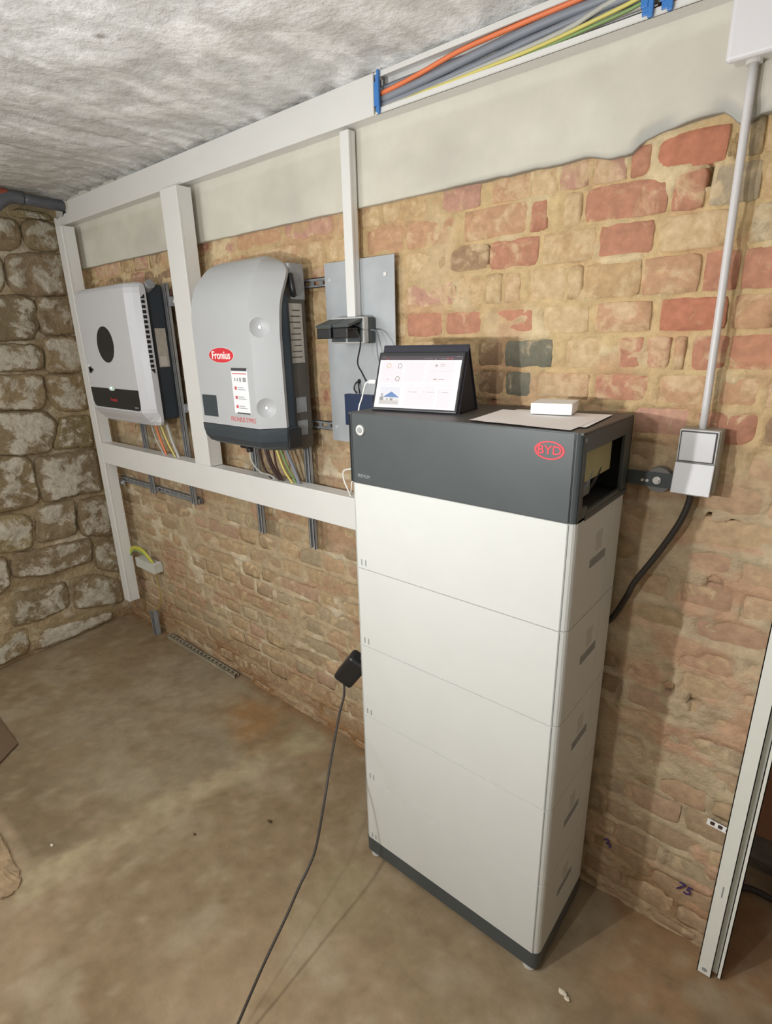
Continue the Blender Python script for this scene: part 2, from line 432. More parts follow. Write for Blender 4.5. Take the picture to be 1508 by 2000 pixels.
c = lerp(c, (0.27, 0.145, 0.062), damp * .85)
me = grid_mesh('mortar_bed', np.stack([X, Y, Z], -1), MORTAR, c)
me.flip_normals()
link('mortar_bed', me, None, WB)
# solid body behind the bed
box('wall_core', -0.06, XEND, 0.05, 0.30, 0, 2.32, GREYW, WB)
# brick variants
def brick_variant(seed):
    r = random.Random(seed); bm = NB(); nx, nz = 6, 4
    vs = {}
    for i in range(nx + 1):
        for j in range(nz + 1):
            x = i / nx - .5; zz = j / nz - .5
            edge = (i in (0, nx)) or (j in (0, nz))
            y = -1.0 + r.uniform(-.06, .06) + (0.28 + r.uniform(0, .22) if edge else 0)
            if edge: x += r.uniform(-.012, .012) * (1 if i in (0, nx) else 0); zz += r.uniform(-.02, .02) * (1 if j in (0, nz) else 0)
            if (i in (0, nx)) and (j in (0, nz)): x *= .975; zz *= .94; y += .15
            vs[i, j] = bm.verts.new((x, y, zz))
    for i in range(nx):
        for j in range(nz): bm.faces.new((vs[i, j], vs[i + 1, j], vs[i + 1, j + 1], vs[i, j + 1]))
    loop = [vs[i, 0] for i in range(nx)] + [vs[nx, j] for j in range(nz)] + [vs[i, nz] for i in range(nx, 0, -1)] + [vs[0, j] for j in range(nz, 0, -1)]
    bk = [bm.verts.new((v.co.x, 2.0, v.co.z)) for v in loop]
    for k in range(len(loop)):
        k2 = (k + 1) % len(loop); bm.faces.new((loop[k], bk[k], bk[k2], loop[k2]))
    return bm
vmesh = []
for s in range(16):
    bm = brick_variant(100 + s); bmesh.ops.recalc_face_normals(bm, faces=bm.faces)
    me = bpy.data.meshes.new('brick_shape'); bm.to_mesh(me); bm.free(); me.materials.append(BRICK)
    for p in me.polygons: p.use_smooth = True
    vmesh.append(me)
camp = Vector((3.1685, -1.3183, 1.5834))
bricks = [b for b in bricks if not hidden(b)]
bricks.sort(key=lambda b: (Vector(((b[0] + b[1]) / 2, 0, (b[2] + b[3]) / 2)) - camp).length / math.sqrt(max(b[1] - b[0], .03)))
far_v, far_f, far_c = [], [], []
for i, b in enumerate(bricks):
    yf = 0.0055 + rng.uniform(-0.003, 0.003)
    cx, cz = (b[0] + b[1]) / 2, (b[2] + b[3]) / 2; w, h = b[1] - b[0], b[3] - b[2]
    proud = 0.006 - yf + (0.002 if b[6] else 0)
    sc = (w, 0.012, h); loc = (cx, 0.012 - proud, cz)
    me = vmesh[rng.randrange(16)]
    if i < 298:
        o = bpy.data.objects.new('brick', me); COL.objects.link(o); o.parent = WB
        o.location = loc; o.scale = sc; o.color = tuple(b[4]) + (b[5],)
        o.rotation_euler[1] = rng.uniform(-.008, .008)
    else:
        off = len(far_v)
        for v in me.vertices: far_v.append((loc[0] + v.co.x * w, loc[1] + v.co.y * .012, loc[2] + v.co.z * h)); far_c.append(tuple(b[4]) + (b[5],))
        for p in me.polygons: far_f.append([off + k for k in p.vertices])
me = bpy.data.meshes.new('brick_remainder'); me.from_pydata(far_v, [], far_f); me.update()
ca = me.color_attributes.new('Col', 'FLOAT_COLOR', 'POINT'); ca.data.foreach_set('color', np.array(far_c, np.float32).reshape(-1))
o = link('brick_remainder', me, BRICKF, WB, smooth=True); o['kind'] = 'stuff'
# plaster band: front y=-0.02, ragged lower edge on the right
px_ = [-.06, 2.55, 2.605, 2.66, 2.70, 2.745, 2.765, 2.80, 2.873, 2.908, 2.938, 2.966, 2.985, 3.06, XEND]
pz_ = [1.937, 1.936, 1.935, 1.937, 1.926, 1.924, 1.944, 1.954, 1.962, 1.962, 1.932, 1.948, 1.945, 1.94, 1.94]
xs = np.arange(-0.06, XEND + 0.005, 0.012); nv = 30
zb = np.interp(xs, px_, pz_) + np.where(xs > 2.45, (fbm(xs * 30, xs * 0 + 2, 5, 3) - .5) * .005, (fbm(xs * 12, xs * 0, 5, 2) - .5) * .003)
T = np.linspace(0, 1, nv)
Xp = np.repeat(xs[:, None], nv + 2, 1)
Zp = zb[:, None] + (2.30 - zb[:, None]) * T[None] ** 1.3
Zp = np.concatenate([zb[:, None], zb[:, None], Zp], 1)[:, :nv + 2]
Yp = -0.020 + (fbm(Xp * 5, Zp * 5, 9, 4) - .5) * .005
Yp[:, 0] = 0.03; Yp[:, 1] = -0.0165
pc = np.zeros(Xp.shape + (3,)) + np.array((0.60, 0.575, 0.49))
g = fbm(Xp * 3.5, Zp * 6, 15, 4)
pc = lerp(pc, (0.52, 0.49, 0.43), sst(g, .45, .7) * .8)
pc = lerp(pc, (0.66, 0.64, 0.56), sst(-g, -.45, -.3) * .6)
pc = lerp(pc, (0.56, 0.52, 0.46), sst(Xp, 2.5, 2.9) * .4)
pc = lerp(pc, (0.70, 0.68, 0.60), sst(Zp, 2.095, 2.105) * .5)
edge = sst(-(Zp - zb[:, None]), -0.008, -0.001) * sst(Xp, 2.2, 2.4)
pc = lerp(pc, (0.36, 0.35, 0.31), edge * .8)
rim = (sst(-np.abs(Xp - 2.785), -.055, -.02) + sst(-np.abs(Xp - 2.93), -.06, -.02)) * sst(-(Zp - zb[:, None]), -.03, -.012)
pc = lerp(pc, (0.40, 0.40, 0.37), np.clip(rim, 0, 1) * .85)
Yp = Yp + np.clip(rim, 0, 1) * .008
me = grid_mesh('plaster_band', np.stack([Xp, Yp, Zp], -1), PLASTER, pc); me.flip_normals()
link('plaster_band', me, None, WB)
# hand-written number on the wall
text('marker_number', '75', 0.042, (3.068, -0.008, 0.171), (1, 0, -0.10), (0.1, 0, 1), INK, WB, 0.001, 0.9, shear=.2)
bm = NB(); tube(bm, [(2.858, -.006, .192), (2.868, -.006, .196), (2.871, -.006, .186), (2.866, -.006, .182), (2.878, -.006, .180), (2.874, -.006, .173)], .0022, 6, 4); obj('marker_scribble', bm, INK, WB)

# ================================================================== LEFT STONE WALL
TH = 0.0746
D = Vector((math.sin(TH), -math.cos(TH), 0)); NN = Vector((math.cos(TH), math.sin(TH), 0))
def LW(s, z, d): return D * s + NN * d + Vector((0, 0, z))
WL = thing('wall_left', (0, 0, 0), 'x', None); del WL['label']; WL['kind'] = 'structure'
ss = np.arange(-0.02, 3.35, 0.014); zs = np.arange(0, 2.30, 0.014)
Sg, Zg = np.meshgrid(ss, zs, indexing='ij')
h = (fbm(Sg * 6, Zg * 8, 31, 5) - .5) * .05 + (fbm(Sg * 25, Zg * 28, 33, 3) - .5) * .012
lowz = sst(-Zg, -0.45, -0.1)
Dn = -0.014 + h * .6 + 0.012 * lowz
P = Sg[..., None] * np.array(D) + Dn[..., None] * np.array(NN); P[..., 2] += Zg
c = np.zeros(Sg.shape + (3,)) + np.array((0.36, 0.275, 0.16))
g = fbm(Sg * 7, Zg * 9, 35, 4)
c = lerp(c, (0.42, 0.33, 0.20), sst(g, .45, .65))
c = lerp(c, (0.60, 0.52, 0.38), sst(fbm(Sg * 9, Zg * 14, 37, 4), .58, .70) * .8)
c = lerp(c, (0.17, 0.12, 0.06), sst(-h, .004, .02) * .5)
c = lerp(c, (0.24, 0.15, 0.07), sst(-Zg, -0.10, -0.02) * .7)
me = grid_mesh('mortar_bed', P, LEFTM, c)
link('mortar_bed', me, None, WL)
STN = [[(0.281, 2.154), (0.222, 2.152), (0.207, 2.119), (0.208, 2.07), (0.224, 2.025), (0.312, 2.01), (0.40, 2.02), (0.42, 2.13)],
[(0.191, 2.152), (0.132, 2.161), (0.034, 2.157), (0.039, 2.031), (0.18, 2.023), (0.201, 2.089)],
[(0.237, 2.193), (0.067, 2.197), (0.039, 2.166), (0.131, 2.169), (0.189, 2.161), (0.237, 2.166)],
[(0.45, 2.0), (0.318, 1.982), (0.309, 1.968), (0.332, 1.83), (0.46, 1.82)],
[(0.288, 1.994), (0.163, 2.012), (0.034, 2.018), (0.036, 1.83), (0.203, 1.816), (0.295, 1.831), (0.31, 1.906)],
[(0.38, 1.81), (0.229, 1.815), (0.206, 1.77), (0.205, 1.676), (0.244, 1.616), (0.42, 1.612), (0.44, 1.70)],
[(0.198, 1.81), (0.039, 1.816), (0.036, 1.641), (0.2, 1.636), (0.207, 1.73)],
[(0.46, 1.599), (0.249, 1.589), (0.214, 1.567), (0.226, 1.47), (0.47, 1.468)],
[(0.192, 1.622), (0.033, 1.62), (0.037, 1.444), (0.216, 1.455)],
[(0.48, 1.455), (0.245, 1.443), (0.241, 1.329), (0.273, 1.274), (0.49, 1.296)],
[(0.229, 1.442), (0.032, 1.429), (0.045, 1.24), (0.191, 1.257), (0.234, 1.328)],
[(0.50, 1.283), (0.255, 1.258), (0.218, 1.194), (0.274, 1.059), (0.398, 1.059), (0.53, 1.086)],
[(0.199, 1.221), (0.049, 1.217), (0.05, 1.044), (0.265, 1.065), (0.227, 1.15)],
[(0.55, 1.078), (0.381, 1.042), (0.375, 0.895), (0.382, 0.802), (0.59, 0.799)],
[(0.356, 1.03), (0.047, 1.026), (0.053, 0.786), (0.176, 0.799), (0.359, 0.796), (0.375, 0.895)],
[(0.189, 0.766), (0.027, 0.755), (0.041, 0.514), (0.206, 0.566), (0.216, 0.658)],
[(0.60, 0.774), (0.473, 0.766), (0.435, 0.721), (0.464, 0.577), (0.568, 0.591), (0.64, 0.606)],
[(0.405, 0.781), (0.207, 0.778), (0.238, 0.583), (0.436, 0.596)],
[(0.561, 0.568), (0.169, 0.539), (0.18, 0.405), (0.436, 0.409), (0.575, 0.452)],
[(0.153, 0.500), (0.032, 0.48), (0.038, 0.273), (0.172, 0.355)],
[(0.73, 0.574), (0.586, 0.57), (0.602, 0.417), (0.656, 0.389), (0.74, 0.40)],
[(0.604, 0.361), (0.34, 0.334), (0.351, 0.186), (0.548, 0.177), (0.643, 0.202)],
[(0.316, 0.34), (0.186, 0.320), (0.049, 0.236), (0.055, 0.088), (0.327, 0.158)],
[(0.80, 0.181), (0.568, 0.161), (0.593, 0.027), (0.80, 0.019)],
[(0.557, 0.126), (0.12, 0.056), (0.125, 0.012), (0.493, 0.011), (0.57, 0.018)]]
zt = 2.18; row = 0
while zt > 0.05:                      # coursework continuing towards the camera side
    hh = rng.uniform(.15, .22); s = 0.50 + rng.uniform(0, .1) + (0.30 if zt < 0.7 else 0)
    if zt < 1.2 and zt >= .7: s += .12
    while s < 3.0:
        w = rng.uniform(.18, .38)
        j = lambda: rng.uniform(-.012, .012)
        z0 = max(zt - hh + .02, .01)
        STN.append([(s + w, zt + j()), (s + w * .5, zt + j()), (s + .015, zt + j()), (s + j() * .4, z0 + j() * .5 + .01), (s + w * .5, z0), (s + w, z0 + .008)])
        s += w + .03
    zt -= hh; row += 1
def stone(poly, seed, k):
    r = random.Random(seed); cx = sum(p[0] for p in poly) / len(poly); cz = sum(p[1] for p in poly) / len(poly)
    per = []; n = len(poly)
    for i in range(n):
        a, b2 = poly[i], poly[(i + 1) % n]; L = math.dist(a, b2); q = max(1, int(L / .018))
        for t in range(q): per.append((a[0] + (b2[0] - a[0]) * t / q, a[1] + (b2[1] - a[1]) * t / q))
    N = len(per)
    for _ in range(2): per = [((per[i - 1][0] + 2 * per[i][0] + per[(i + 1) % N][0]) / 4, (per[i - 1][1] + 2 * per[i][1] + per[(i + 1) % N][1]) / 4) for i in range(N)]
    per = [(cx + (p[0] - cx) * 1.05 + r.uniform(-.004, .004), cz + (p[1] - cz) * 1.06 + r.uniform(-.004, .004)) for p in per]
    out = .010 * k + r.uniform(-.004, .006)
    bm = NB(); rings = []; lime = []
    dl = bm.verts.layers.float.new('Lime')
    for f, d in ((1.0, -.04), (1.0, -.010), (.965, .002), (.90, .6), (.78, .85), (.6, 1), (.4, 1.05), (.2, 1.05)):
        ring = []
        for p in per:
            x = cx + (p[0] - cx) * f; zz = cz + (p[1] - cz) * f
            nz = float(fbm(np.array(x * 14 + seed), np.array(zz * 14), 41, 3)) - .5
            dd = d if f > .95 else (out * d + nz * .030)
            v = bm.verts.new(LW(x, zz, dd)); v[dl] = (-.16 if f > .93 else -.03 if f > .85 else .04 + .04 * (1 - f)) + nz * .22
            ring.append(v)
        rings.append(ring)
    for i in range(len(rings) - 1):
        for q in range(N): bm.faces.new((rings[i][q], rings[i][(q + 1) % N], rings[i + 1][(q + 1) % N], rings[i + 1][q]))
    cv = bm.verts.new(LW(cx, cz, out * 1.05)); cv[dl] = .07
    for q in range(N): bm.faces.new((rings[-1][q], rings[-1][(q + 1) % N], cv))
    o = obj('stone', bm, STONE, WL, smooth=True)
    v = r.uniform(.82, 1.12); o.color = (v, v * r.uniform(.95, 1.02), v * r.uniform(.9, 1.05), 1)
for i, p in enumerate(STN):
    stone(p, 200 + i, 1.0 if min(q[1] for q in p) > .38 else .3)
bm = NB(); q0 = [LW(-.02, 0, -.06), LW(3.4, 0, -.06), LW(3.4, 0, -.3), LW(-.02, 0, -.3)]
loft(bm, [q0, [v + Vector((0, 0, 2.32)) for v in q0]]); obj('wall_core', bm, GREYW, WL)

# ================================================================== FLOOR
xs = np.arange(-0.35, 4.7, 0.02); ys = np.arange(-3.35, 1.7, 0.02)
X, Yy = np.meshgrid(xs, ys, indexing='ij')
n1 = fbm(X * 2.2, Yy * 2.2, 5, 5); n2 = fbm(X * 9, Yy * 9, 6, 4); n3 = fbm(X * 1.1 + 5, Yy * 1.1, 8, 3)
H = (n2 - .5) * .003
# ridge of pale screed: from (1.50,-1.02) to (1.70,-0.12)
ax, ay, bx_, by_ = 1.46, -1.06, 1.70, -0.10
tt = np.clip(((X - ax) * (bx_ - ax) + (Yy - ay) * (by_ - ay)) / ((bx_ - ax) ** 2 + (by_ - ay) ** 2), 0, 1)
dr = np.hypot(X - ax - tt * (bx_ - ax), Yy - ay - tt * (by_ - ay)) + (n2 - .5) * .11 + (n1 - .5) * .12 + (fbm(X * 26, Yy * 26, 96, 3) - .5) * .03
side = (X - ax) * (by_ - ay) - (Yy - ay) * (bx_ - ax)   # >0 : right of ridge
c = np.zeros(X.shape + (3,)) + np.array((0.39, 0.29, 0.185))
c = lerp(c, (0.31, 0.235, 0.145), sst(n1, .45, .62) * .75)
c = lerp(c, (0.46, 0.355, 0.24), sst(n3, .5, .7) * .6)
slab = sst(-side, .0, .04) * sst(Yy + (n2 - .5) * .06, -1.06, -1.03) * sst(X, -1, 0)
c = lerp(c, (0.345, 0.29, 0.20), slab * .85)
c = lerp(c, (0.255, 0.195, 0.12), slab * sst(-Yy, .70, .98) * .9)
c = lerp(c, (0.40, 0.345, 0.255), slab * sst(n1, .45, .62) * .5)
c = lerp(c, (0.33, 0.245, 0.14), slab * sst(-X, -.9, -.4) * .7)
c = lerp(c, (0.50, 0.42, 0.27), sst(-dr, -.085, -.02) * .95)
c = lerp(c, (0.42, 0.24, 0.095), sst(-np.hypot((X - 1.40) / 1.9, Yy + .17) - (n2 - .5) * .14 - (n1 - .5) * .12, -.20, -.03) * .8)
c = lerp(c, (0.46, 0.41, 0.26), sst(-np.hypot(X - 1.69, Yy + .12) - (n2 - .5) * .06, -.10, -.05) * .8)
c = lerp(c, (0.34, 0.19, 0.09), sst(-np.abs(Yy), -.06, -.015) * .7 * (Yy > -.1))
c = lerp(c, (0.44, 0.27, 0.15), sst(X, 2.85, 3.0) * sst(Yy, -.35, -.2) * .7)
c = lerp(c, (0.25, 0.155, 0.075), sst(-np.hypot(X - 1.97, Yy + 1.14) - (n2 - .5) * .2, -.15, -.02) * .5)
c = lerp(c, (0.40, 0.36, 0.22), sst(-np.hypot((X - 2.28), (Yy + .50) / 1.4) - (n2 - .5) * .2, -.14, -.02) * .45)
c = lerp(c, (0.56, 0.50, 0.38), sst(fbm(X * 38, Yy * 38, 91, 2), .88, .93) * .5)
c = lerp(c, (0.45, 0.39, 0.28), sst(fbm(X * 6, Yy * 6, 93, 5), .56, .66) * .45)
c = lerp(c, (0.30, 0.22, 0.13), sst(fbm(X * 7, Yy * 7, 94, 5), .56, .68) * .4)
nf = fbm(X * 22, Yy * 22, 97, 4); c = lerp(c, (0.50, 0.42, 0.30), sst(nf, .60, .72) * .35); c = lerp(c, (0.24, 0.17, 0.10), sst(-nf, -.40, -.30) * .35)
c = np.clip(c * np.array((0.70, .675, .635)), 0, 1)
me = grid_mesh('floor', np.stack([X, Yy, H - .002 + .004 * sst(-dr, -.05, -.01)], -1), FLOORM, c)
o = link('floor', me, None); o['kind'] = 'structure'

# ================================================================== CEILING
xs = np.arange(-0.35, 4.7, 0.018); ys = np.arange(-3.35, 0.06, 0.018)
X, Yy = np.meshgrid(xs, ys, indexing='ij')
wav = X + (fbm(X * 1.3, Yy * 1.3, 4, 2) - .5) * .03
bd = np.abs(((wav / 0.125) % 1) - .5) * 2          # formwork board joints
ph = np.floor(wav / 0.125)
step = vn(ph * 3.1 + .5, ph * 0 + .5, 13) * .008
c1 = fbm(X * 7, Yy * 7, 14, 5); c2 = fbm(X * 26, Yy * 9, 15, 4); c3 = fbm(X * 2, Yy * 2, 16, 3)
leftw = sst(-X, -1.9, -1.2)
Hh = 2.258 - 0.024 * sst(X, .2, 1.4) + step * leftw - .010 * sst(bd, .80, .97) * leftw * (.3 + vn(ph + .5, Yy * 3, 18)) + (c1 - .5) * .022 + (c2 - .5) * .010
Hh -= 0.012 * sst(Yy, -.10, -.03)
c = np.zeros(X.shape + (3,)) + np.array((0.84, 0.845, 0.845))
c = lerp(c, (0.66, 0.66, 0.65), sst(c1, .47, .60) * .8)
c = lerp(c, (0.97, 0.97, 0.97), sst(fbm(X * 12, Yy * 7, 24, 5), .54, .62) * .75)
c = lerp(c, (0.66, 0.655, 0.64), sst(c2, .55, .66) * .6)
c = lerp(c, (0.55, 0.54, 0.52), sst(bd, .72, .95) * leftw * .6)
c = lerp(c, (0.58, 0.565, 0.52), sst(-X, -1.0, -.2) * .5)
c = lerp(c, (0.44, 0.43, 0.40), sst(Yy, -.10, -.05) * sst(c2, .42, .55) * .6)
c = lerp(c, (0.15, 0.12, 0.10), sst(fbm(X * 45, Yy * 45, 19, 2), .90, .95) * .8)
me = grid_mesh('ceiling', np.stack([X, Yy, Hh], -1), CEILM, c); me.flip_normals()
o = link('ceiling', me, None); o['kind'] = 'structure'

# other walls of the cellar, behind and beside the camera, and the recess beyond the opening
def wall(name, x0, x1, y0, y1, z0, z1, mat):
    o = box(name, x0, x1, y0, y1, z0, z1, mat); o['kind'] = 'structure'; return o
wall('wall_front', -0.3, 4.72, -3.42, -3.30, 0, 2.32, GREYW)
wall('wall_right', 4.60, 4.72, -3.30, 1.7, 0, 2.32, GREYW)
wall('wall_beyond', XEND, 4.60, 0.46, 0.58, 0, 2.32, REDW)
wall('shade_strip_1', 3.19, 4.60, 0.36, 0.46, 0, 0.035, DGREY)  # dark strip laid where the floor beyond only lies in shade

# ================================================================== CABLE TRUNKING
def trunk_v(x0, x1, y0, y1, z0, z1, label, bev=.0025):
    t = thing('cable_duct', ((x0 + x1) / 2, (y0 + y1) / 2, z0), label, 'cable trunking', 'white wall trunking')
    bm = NB(); bx(bm, x0, x1, y0 + .006, y1, z0, z1, .001); obj('trunk_base', bm, WHITE, t)
    bm = NB(); bx(bm, x0 - .0012, x1 + .0012, y0, y0 + .011, z0, z1, bev, 3); obj('trunk_lid', bm, WHITE, t)
    return t
FY, BY = -.116, -.056
trunk_v(.188, .247, FY, BY, .188, 2.108, 'leftmost vertical white trunking in the corner beside the stone wall, ending above the floor')
trunk_v(1.130, 1.236, FY, BY, 1.101, 2.108, 'wide vertical white trunking between the two inverters')
trunk_v(1.978, 2.009, -.058, -.030, 1.642, 2.120, 'narrow vertical white trunking running down the steel plate to the socket')
t = thing('cable_duct', (1.2, -.086, .994), 'horizontal white trunking at mid height below both inverters', 'cable trunking', 'white wall trunking')
bm = NB(); bx(bm, .2475, 2.16, FY + .006, BY, .996, 1.099, .001); obj('trunk_base', bm, WHITE, t)
bm = NB(); bx(bm, .2475, 2.16, FY, FY + .011, .994, 1.101, .0025, 3); obj('trunk_lid', bm, WHITE, t)
# ceiling-level trunking: U base, open right of x=2.112
TZ0, TZ1 = 2.127, 2.217
t = thing('cable_duct', (1.7, -.04, TZ0), 'long white trunking under the ceiling, lid off at its right end showing cables', 'cable trunking', 'white wall trunking')
bm = NB()
bx(bm, .24, 3.45, -.0225, -.0202, TZ0, TZ1); bx(bm, .24, 3.45, -.060, -.0225, TZ0, TZ0 + .0025); bx(bm, .24, 3.45, -.060, -.0225, TZ1 - .0025, TZ1)
bx(bm, 2.112, 3.45, -.062, -.058, TZ0, TZ0 + .012); bx(bm, 2.112, 3.45, -.062, -.058, TZ1 - .012, TZ1)
bx(bm, 2.112, 3.45, -.0635, -.0622, TZ0 + .001, TZ0 + .0035)
obj('trunk_base', bm, WHITE, t)
bm = NB(); bx(bm, 2.20, 3.45, -.034, -.0226, 2.178, 2.196); obj('inner_rib', bm, WHITE, t)
bm = NB(); bx(bm, .24, 2.107, -.064, -.0575, TZ0 - .001, TZ1 + .001, .002, 3)
pts = [(.062, TZ0 - .001), (.241, TZ0 - .001), (.241, 2.190), (.215, 2.168), (.19, 2.172), (.165, 2.160), (.15, 2.166), (.12, 2.161), (.10, 2.158), (.085, 2.168), (.062, 2.166)]
fr = [bm.verts.new((x, -.064, zz)) for x, zz in pts]; bk = [bm.verts.new((x, -.060, zz)) for x, zz in pts]
bm.faces.new(fr); bm.faces.new(bk)
for i in range(len(pts)):
    j = (i + 1) % len(pts); bm.faces.new((fr[i], fr[j], bk[j], bk[i]))
obj('trunk_lid', bm, WHITE, t)
bm = NB(); bx(bm, .062, .24, -.060, -.0202, TZ0, TZ0 + .0025); obj('trunk_base', bm, WHITE, t)
def clip(x, w, label):
    bm = NB()
    bx(bm, x, x + w * .55, -.067, -.0637, TZ0 + .004, TZ1 - .006, .001)
    bx(bm, x + w * .55, x + w, -.071, -.0637, TZ0 - .002, TZ1 + .001, .001)
    bx(bm, x - .003, x + w * .5, -.069, -.065, TZ0 + .016, TZ1 - .022, .001)
    o = obj('cable_retaining_clip', bm, BLUE, None, (x, -.066, TZ0)); tag(o, label, 'clip', 'blue trunking clips')
clip(2.116, .014, 'blue clip at the end of the lid, leftmost in the open trunking')
clip(2.757, .020, 'blue clip across the open trunking, left one of the pair near the junction box')
clip(2.790, .020, 'blue clip across the open trunking, right one of the pair next to the junction box')
def tc(pts, r, mat, label):
    cable('electric_cable', pts, r, mat, label, 'cable', 'cables in the open trunking', n=5)
tc([(2.02, -.050, 2.170), (2.127, -.052, 2.173), (2.243, -.052, 2.183), (2.358, -.052, 2.197), (2.485, -.052, 2.201), (2.60, -.052, 2.203), (2.8, -.052, 2.205), (3.42, -.052, 2.19)], .0055, CORANGE, 'orange cable along the top of the open trunking')
tc([(2.02, -.045, 2.161), (2.15, -.046, 2.163), (2.3, -.046, 2.173), (2.5, -.046, 2.187), (2.7, -.046, 2.19), (3.42, -.046, 2.18)], .0095, CGREY, 'thick slate grey cable just below the orange one')
tc([(2.02, -.038, 2.185), (2.2, -.038, 2.188), (2.4, -.034, 2.186), (2.7, -.034, 2.176), (3.42, -.034, 2.17)], .007, CGREY, 'slate grey cable deep inside the trunking behind the orange one')
tc([(2.02, -.047, 2.149), (2.2, -.047, 2.151), (2.4, -.047, 2.160), (2.6, -.05, 2.172), (2.8, -.05, 2.176), (3.42, -.05, 2.165)], .0065, CGREY, 'slate grey cable in the middle of the open trunking')
tc([(2.02, -.050, 2.143), (2.2, -.050, 2.143), (2.4, -.052, 2.150), (2.6, -.053, 2.160), (2.78, -.053, 2.185), (3.42, -.053, 2.195)], .005, CLG, 'light grey cable rising across the open trunking')
tc([(2.02, -.044, 2.138), (2.3, -.044, 2.140), (2.55, -.045, 2.147), (2.8, -.045, 2.158), (3.42, -.045, 2.15)], .0055, CLG, 'light grey cable low in the open trunking')
tc([(2.02, -.054, 2.134), (2.127, -.054, 2.135), (2.25, -.054, 2.142), (2.36, -.055, 2.143), (2.56, -.055, 2.149), (2.7, -.055, 2.161), (2.85, -.055, 2.172), (3.42, -.055, 2.18)], .0038, CYEL, 'yellow and green wire low in the open trunking')
tc([(2.02, -.049, 2.131), (2.3, -.049, 2.134), (2.5, -.050, 2.142), (2.7, -.0515, 2.153), (2.85, -.0515, 2.164), (3.42, -.0515, 2.17)], .0034, CGREEN, 'dark green wire beside the yellow one in the trunking')
tc([(2.02, -.037, 2.132), (2.4, -.037, 2.133), (2.8, -.050, 2.141), (3.42, -.05, 2.145)], .004, CORANGE, 'second orange cable at the bottom of the open trunking')
tc([(2.3, -.030, 2.134), (2.6, -.040, 2.138), (2.9, -.040, 2.15), (3.42, -.04, 2.16)], .0045, BLACK, 'thin black cable lying at the bottom of the trunking')

# pipe in the top left corner
t = thing('drain_pipe', (.08, -.15, 2.20), 'dark grey plastic pipe under the ceiling in the left corner', 'pipe')
bm = NB(); tube(bm, [(.088, -.012, 2.222), (.09, -.10, 2.2245), (.096, -.20, 2.227)], .024, 20, 4); obj('pipe_tube', bm, PIPE, t, smooth=True)
bm = NB(); tube(bm, [(.096, -.20, 2.227), (.098, -.235, 2.228), (.10, -.262, 2.222), (.103, -.29, 2.205), (.104, -.32, 2.18)], .0275, 20, 6); obj('pipe_elbow', bm, PIPE, t, smooth=True)
bm = NB(); tube(bm, [(.088, -.010, 2.222), (.088, -.02, 2.16), (.085, -.012, 2.11)], .012, 12, 4); obj('pipe_tail', bm, BLACK, t, smooth=True)
bm = NB(); cyl(bm, (.100, -.262, 2.237), (.103, -.41, 2.236), .021, 20); obj('pipe_socket', bm, REDP, t)['label'] = 'red-brown pipe end'

# ================================================================== STRUT RAILS
def rail(axis, a0, a1, c0, yb, yf, w=.028, pitch=.040, slot=.024, sw=.010, parent=None, name='channel', mat=GALV):
    bm = NB()
    def B(u0, u1, v0, v1, y0, y1):
        if axis == 'x': bx(bm, u0, u1, y0, y1, v0, v1)
        else: bx(bm, v0, v1, y0, y1, u0, u1)
    th = .0018; lo, hi = c0 - w / 2, c0 + w / 2
    B(a0, a1, lo, c0 - sw / 2, yb - th, yb); B(a0, a1, c0 + sw / 2, hi, yb - th, yb)
    u = a0
    while u < a1:
        B(u, min(u + pitch - slot, a1), c0 - sw / 2, c0 + sw / 2, yb - th, yb); u += pitch
    B(a0, a1, lo, lo + th, yf, yb); B(a0, a1, hi - th, hi, yf, yb)
    B(a0, a1, lo, lo + .007, yf, yf + th); B(a0, a1, hi - .007, hi, yf, yf + th)
    return obj(name, bm, mat, parent)
def railthing(axis, a0, a1, c0, yb, yf, label, **k):
    loc = ((a0 + a1) / 2, yb, c0) if axis == 'x' else (c0, yb, a0)
    t = thing('mounting_rail', loc, label, 'rail', 'perforated steel rails')
    rail(axis, a0, a1, c0, yb, yf, parent=t, **k); return t
HB, HF, VB, VF = -.0115, -.0245, -.040, -.056
h1 = railthing('x', .30, 2.10, 1.752, HB, HF, 'uppermost horizontal perforated steel rail behind inverters and steel plate')
h2 = railthing('x', .30, 2.10, 1.303, HB, HF, 'horizontal perforated steel rail at the lower edge of the inverters and steel plate')
h3 = railthing('x', .20, .97, .886, HB, HF, 'lowest horizontal steel rail, below the mid-height trunking near the corner')
v = []
v.append(railthing('z', .868, 1.80, .592, VB, VF, 'leftmost vertical steel rail behind the white inverter'))
v.append(railthing('z', .876, 1.812, .962, VB, VF, 'second vertical steel rail, at the right edge of the white inverter'))
v.append(railthing('z', .842, 1.80, 1.451, VB, VF, 'third vertical steel rail, behind the left half of the grey inverter'))
v.append(railthing('z', .845, 1.812, 1.752, VB, VF, 'rightmost vertical steel rail, at the right edge of the grey inverter'))
for t, cx in zip(v, (.592, .962, 1.451, 1.752)):
    for zz in ([1.752, 1.303, .886] if cx < 1 else [1.752, 1.303]):
        bm = NB(); bx(bm, cx - .011, cx + .011, VB, HF, zz - .012, zz + .012, .001); obj('rail_spacer', bm, GALV, t)
def beam_clamp(x, zz, label):
    t = thing('rail_clamp', (x, -.03, zz), label, 'clamp', 'zinc clamps on the rails')
    bm = NB(); bx(bm, x - .006, x + .032, -.034, -.0246, zz - .015, zz + .015, .002); bx(bm, x - .006, x + .004, -.052, -.0246, zz - .018, zz + .018, .001)
    obj('clamp_body', bm, GALV, t)
    bm = NB(); cyl(bm, (x + .02, -.034, zz), (x + .02, -.044, zz), .008, 6); obj('clamp_bolt', bm, CHROME, t)
beam_clamp(.986, 1.742, 'upper zinc clamp beside the right edge of the white inverter')
